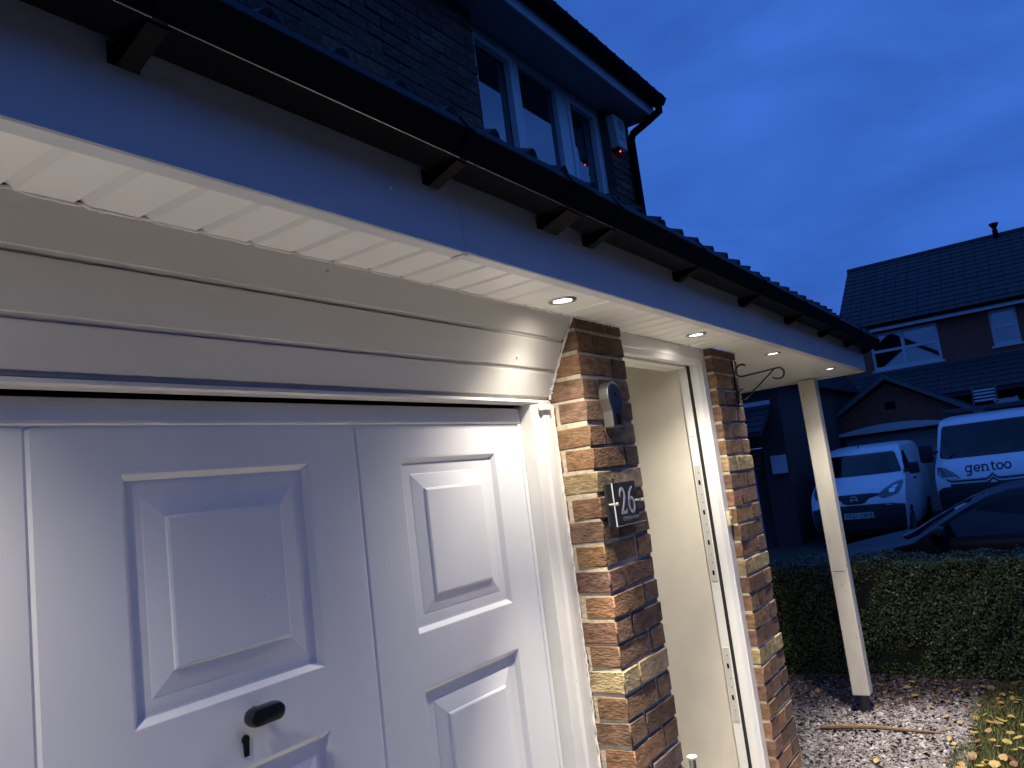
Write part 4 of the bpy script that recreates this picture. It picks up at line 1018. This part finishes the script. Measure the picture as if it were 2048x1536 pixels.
wall_with_holes(FX, FX+.25, -8, 3.35, Z_ROAD, 5.20, holes).build('wall', 'farbrick', fh)
box('side_wall', FX+.25, FX+7.2, 3.1, 3.35, Z_ROAD, 5.2, 'farbrick', fh); box('side_wall', FX+.25, FX+7.2, -8, -7.75, Z_ROAD, 5.2, 'farbrick', fh); box('rear_wall', FX+7.2, FX+7.45, -8, 3.35, Z_ROAD, 5.2, 'farbrick', fh)
box('side_extension', FX+.02, FX+5, 3.352, 6.5, Z_ROAD, 4.35, 'farbrick', fh)
far_window(fh, FX, .86, 2.74, 3.98, 5.10, [1.83], [4.55], True)
far_window(fh, FX, -1.14, -.47, 4.10, 5.12, [], [4.63])
box('room_lining', FX+.9, FX+.95, -7, 3, 3.4, 5.2, 'void', fh)
box('fascia', FX-.32, FX-.28, -8.1, 3.5, 5.14, 5.30, 'farwhite', fh); box('eaves_soffit', FX-.28, FX, -8.1, 3.5, 5.18, 5.20, 'fardull', fh)
MB().prism([(FX-.45, 5.36), (3.55, 5.36)][:0]+[(FX-.42, 5.27), (FX-.45, 5.31), (FX-.45, 5.35), (FX-.33, 5.35), (FX-.33, 5.27)], 1, -8.1, 3.5).build('gutter', 'gutter', fh)
RZ = 7.95; RX = FX+3.72
m = MB().prism([(FX-.36, 5.30), (RX, RZ), (FX+7.8, 5.30), (FX+7.8, 5.24), (FX-.36, 5.24)], 1, -8.1, 3.55); fr2 = m.build('roof', 'tile', fh)
tile_rows(FX-.42, 5.30, RX, RZ+.03, -5, 3.58, 15, 'tile_field', fr2)
MB().tube([(RX, -8.1, RZ+.02), (RX, 3.58, RZ+.02)], .11, 8).build('ridge', 'tile', fr2)
MB().lathe([(.08, 0), (.08, .26), (.055, .31), (.14, .46), (.14, .49), (.04, .51)], (RX-.15, -1.05, RZ-.05), 2, 16).build('roof_vent', 'gutter', fr2)
# lean-to canopy roof over its ground floor
m = MB().prism([(FX-2.4, 2.75), (FX-2.4, 2.85), (FX, 3.85), (FX, 3.72)], 1, -8, 3.3); lt = m.build('lean_to_roof', 'tile', fh)
tile_rows(FX-2.42, 2.84, FX-.02, 3.86, -5, 3.3, 7, 'tile_field', lt)
box('flashing', FX-.04, FX-.005, -8, 3.3, 3.80, 3.90, 'fardull', fh)
# gabled garage in front
gg = thing('garage', (21.5, 1.7, Z_ROAD), 'red brick gabled garage with white slatted door behind the vans', 'garage')
GX = 20.0; gy = 1.95; gw = 2.25; ap = 3.42; ez = 1.98
GZ = 2.30
wall_with_holes(GX, GX+.22, gy-gw, gy+gw, Z_ROAD, ez, [(gy-1.25, gy+1.25, Z_ROAD, ez)]).build('wall', 'farbrick', gg)
MB().prism([(gy-gw, ez), (gy+gw, ez), (gy, ap-.12)], 0, GX, GX+.22).build('gable', 'farbrick', gg)
box('side_wall', GX+.22, 23.88, gy+gw-.22, gy+gw, Z_ROAD, ez, 'farbrick', gg); box('side_wall', GX+.22, 23.88, gy-gw, gy-gw+.22, Z_ROAD, ez, 'farbrick', gg)
for sd in (-1, 1):
    MB().prism([(gy, ap), (gy+sd*(gw+.3), ez-.16), (gy+sd*(gw+.3), ez-.02), (gy, ap+.14)], 0, GX-.20, 23.4).build('roof_slope', 'tile', gg)
    MB().prism([(gy, ap-.03), (gy+sd*(gw+.32), ez-.20), (gy+sd*(gw+.32), ez-.07), (gy, ap+.10)], 0, GX-.26, GX-.205).build('bargeboard', 'fardull', gg)
box('gable_vent', GX-.02, GX-.003, gy-.12, gy+.12, 2.62, 2.80, 'void', gg)
gd = box('door_panel', GX+.12, GX+.16, gy-1.25, gy+1.25, Z_ROAD, ez, 'garage_white', gg)
for k in range(22): box('slat', GX+.095, GX+.119, gy-1.24, gy+1.24, Z_ROAD+.01+k*.092, Z_ROAD+.01+k*.092+.082, 'garage_white', gd, bevel=.006)
hood = []
for k in range(13):
    t = k/12; hood.append((gy-1.35+2.7*t, 2.10+.16*math.sin(math.pi*t)**.8))
MB().prism(hood+[(gy+1.35, 2.06), (gy-1.35, 2.06)], 0, GX-.42, GX-.02).build('door_hood', 'farwhite', gg)
lamp = thing('bulkhead_light', (GX-.05, gy+2.05, 1.98), 'small pale bulkhead light at the left eaves of the garage', 'wall light')
MB().prism([(gy+1.93, 1.98), (gy+2.15, 1.98), (gy+2.11, 2.08), (gy+1.97, 2.08)], 0, GX-.16, GX-.006).build('body', 'farwhite', lamp, bevel=.02)
# neighbour at the left
nh = thing('neighbour_house', (16.5, 6, Z_ROAD), 'dark neighbouring house seen between the far brick pier and the post', 'house')
NX = 14.4
wall_with_holes(NX, NX+.25, 3.25, 11, Z_ROAD, 3.35, [(3.75, 4.65, Z_ROAD, 2.0)]).build('wall', 'darkbrick', nh)
box('side_wall', NX+.25, NX+8, 3.25, 3.5, Z_ROAD, 3.35, 'darkbrick', nh)
box('entry_door', NX+.18, NX+.24, 3.76, 4.64, Z_ROAD, 1.99, 'darkbrick', nh)
for k in range(4): box('door_slat', NX+.16, NX+.179, 3.84, 4.20, 1.55+k*.10, 1.60+k*.10, 'fardull', nh)
m = MB().prism([(NX-1.0, 2.22), (NX-1.0, 2.30), (NX-.01, 2.88), (NX-.01, 2.78)], 1, 3.42, 5.6); cn = m.build('canopy', 'tile', nh)
tile_rows(NX-1.02, 2.29, NX-.02, 2.88, 3.42, 5.6, 5, 'tile_field', cn)
box('flashing', NX-.05, NX-.004, 3.42, 5.6, 2.88, 2.97, 'farwhite', nh)
MB().tube([(NX-.08, 4.0, 1.75), (NX-.08, 4.0, Z_ROAD)], .05, 10).build('downpipe', 'farwhite', nh)
box('meter_box', NX-.12, NX-.004, 3.28, 3.58, 1.42, 1.80, 'farwhite', nh, bevel=.01)
m = MB().prism([(NX-.3, 3.3), (NX+4, 4.3), (NX+8.4, 3.3)], 1, 3.05, 11.2); nr_ = m.build('roof', 'tile', nh)

# the house stands on real walls, so fallen light stays inside; finish
for o in list(bpy.data.objects):
    if o.type == 'MESH' and o.parent is None and 'kind' not in o and 'label' not in o: print('UNTAGGED', o.name)
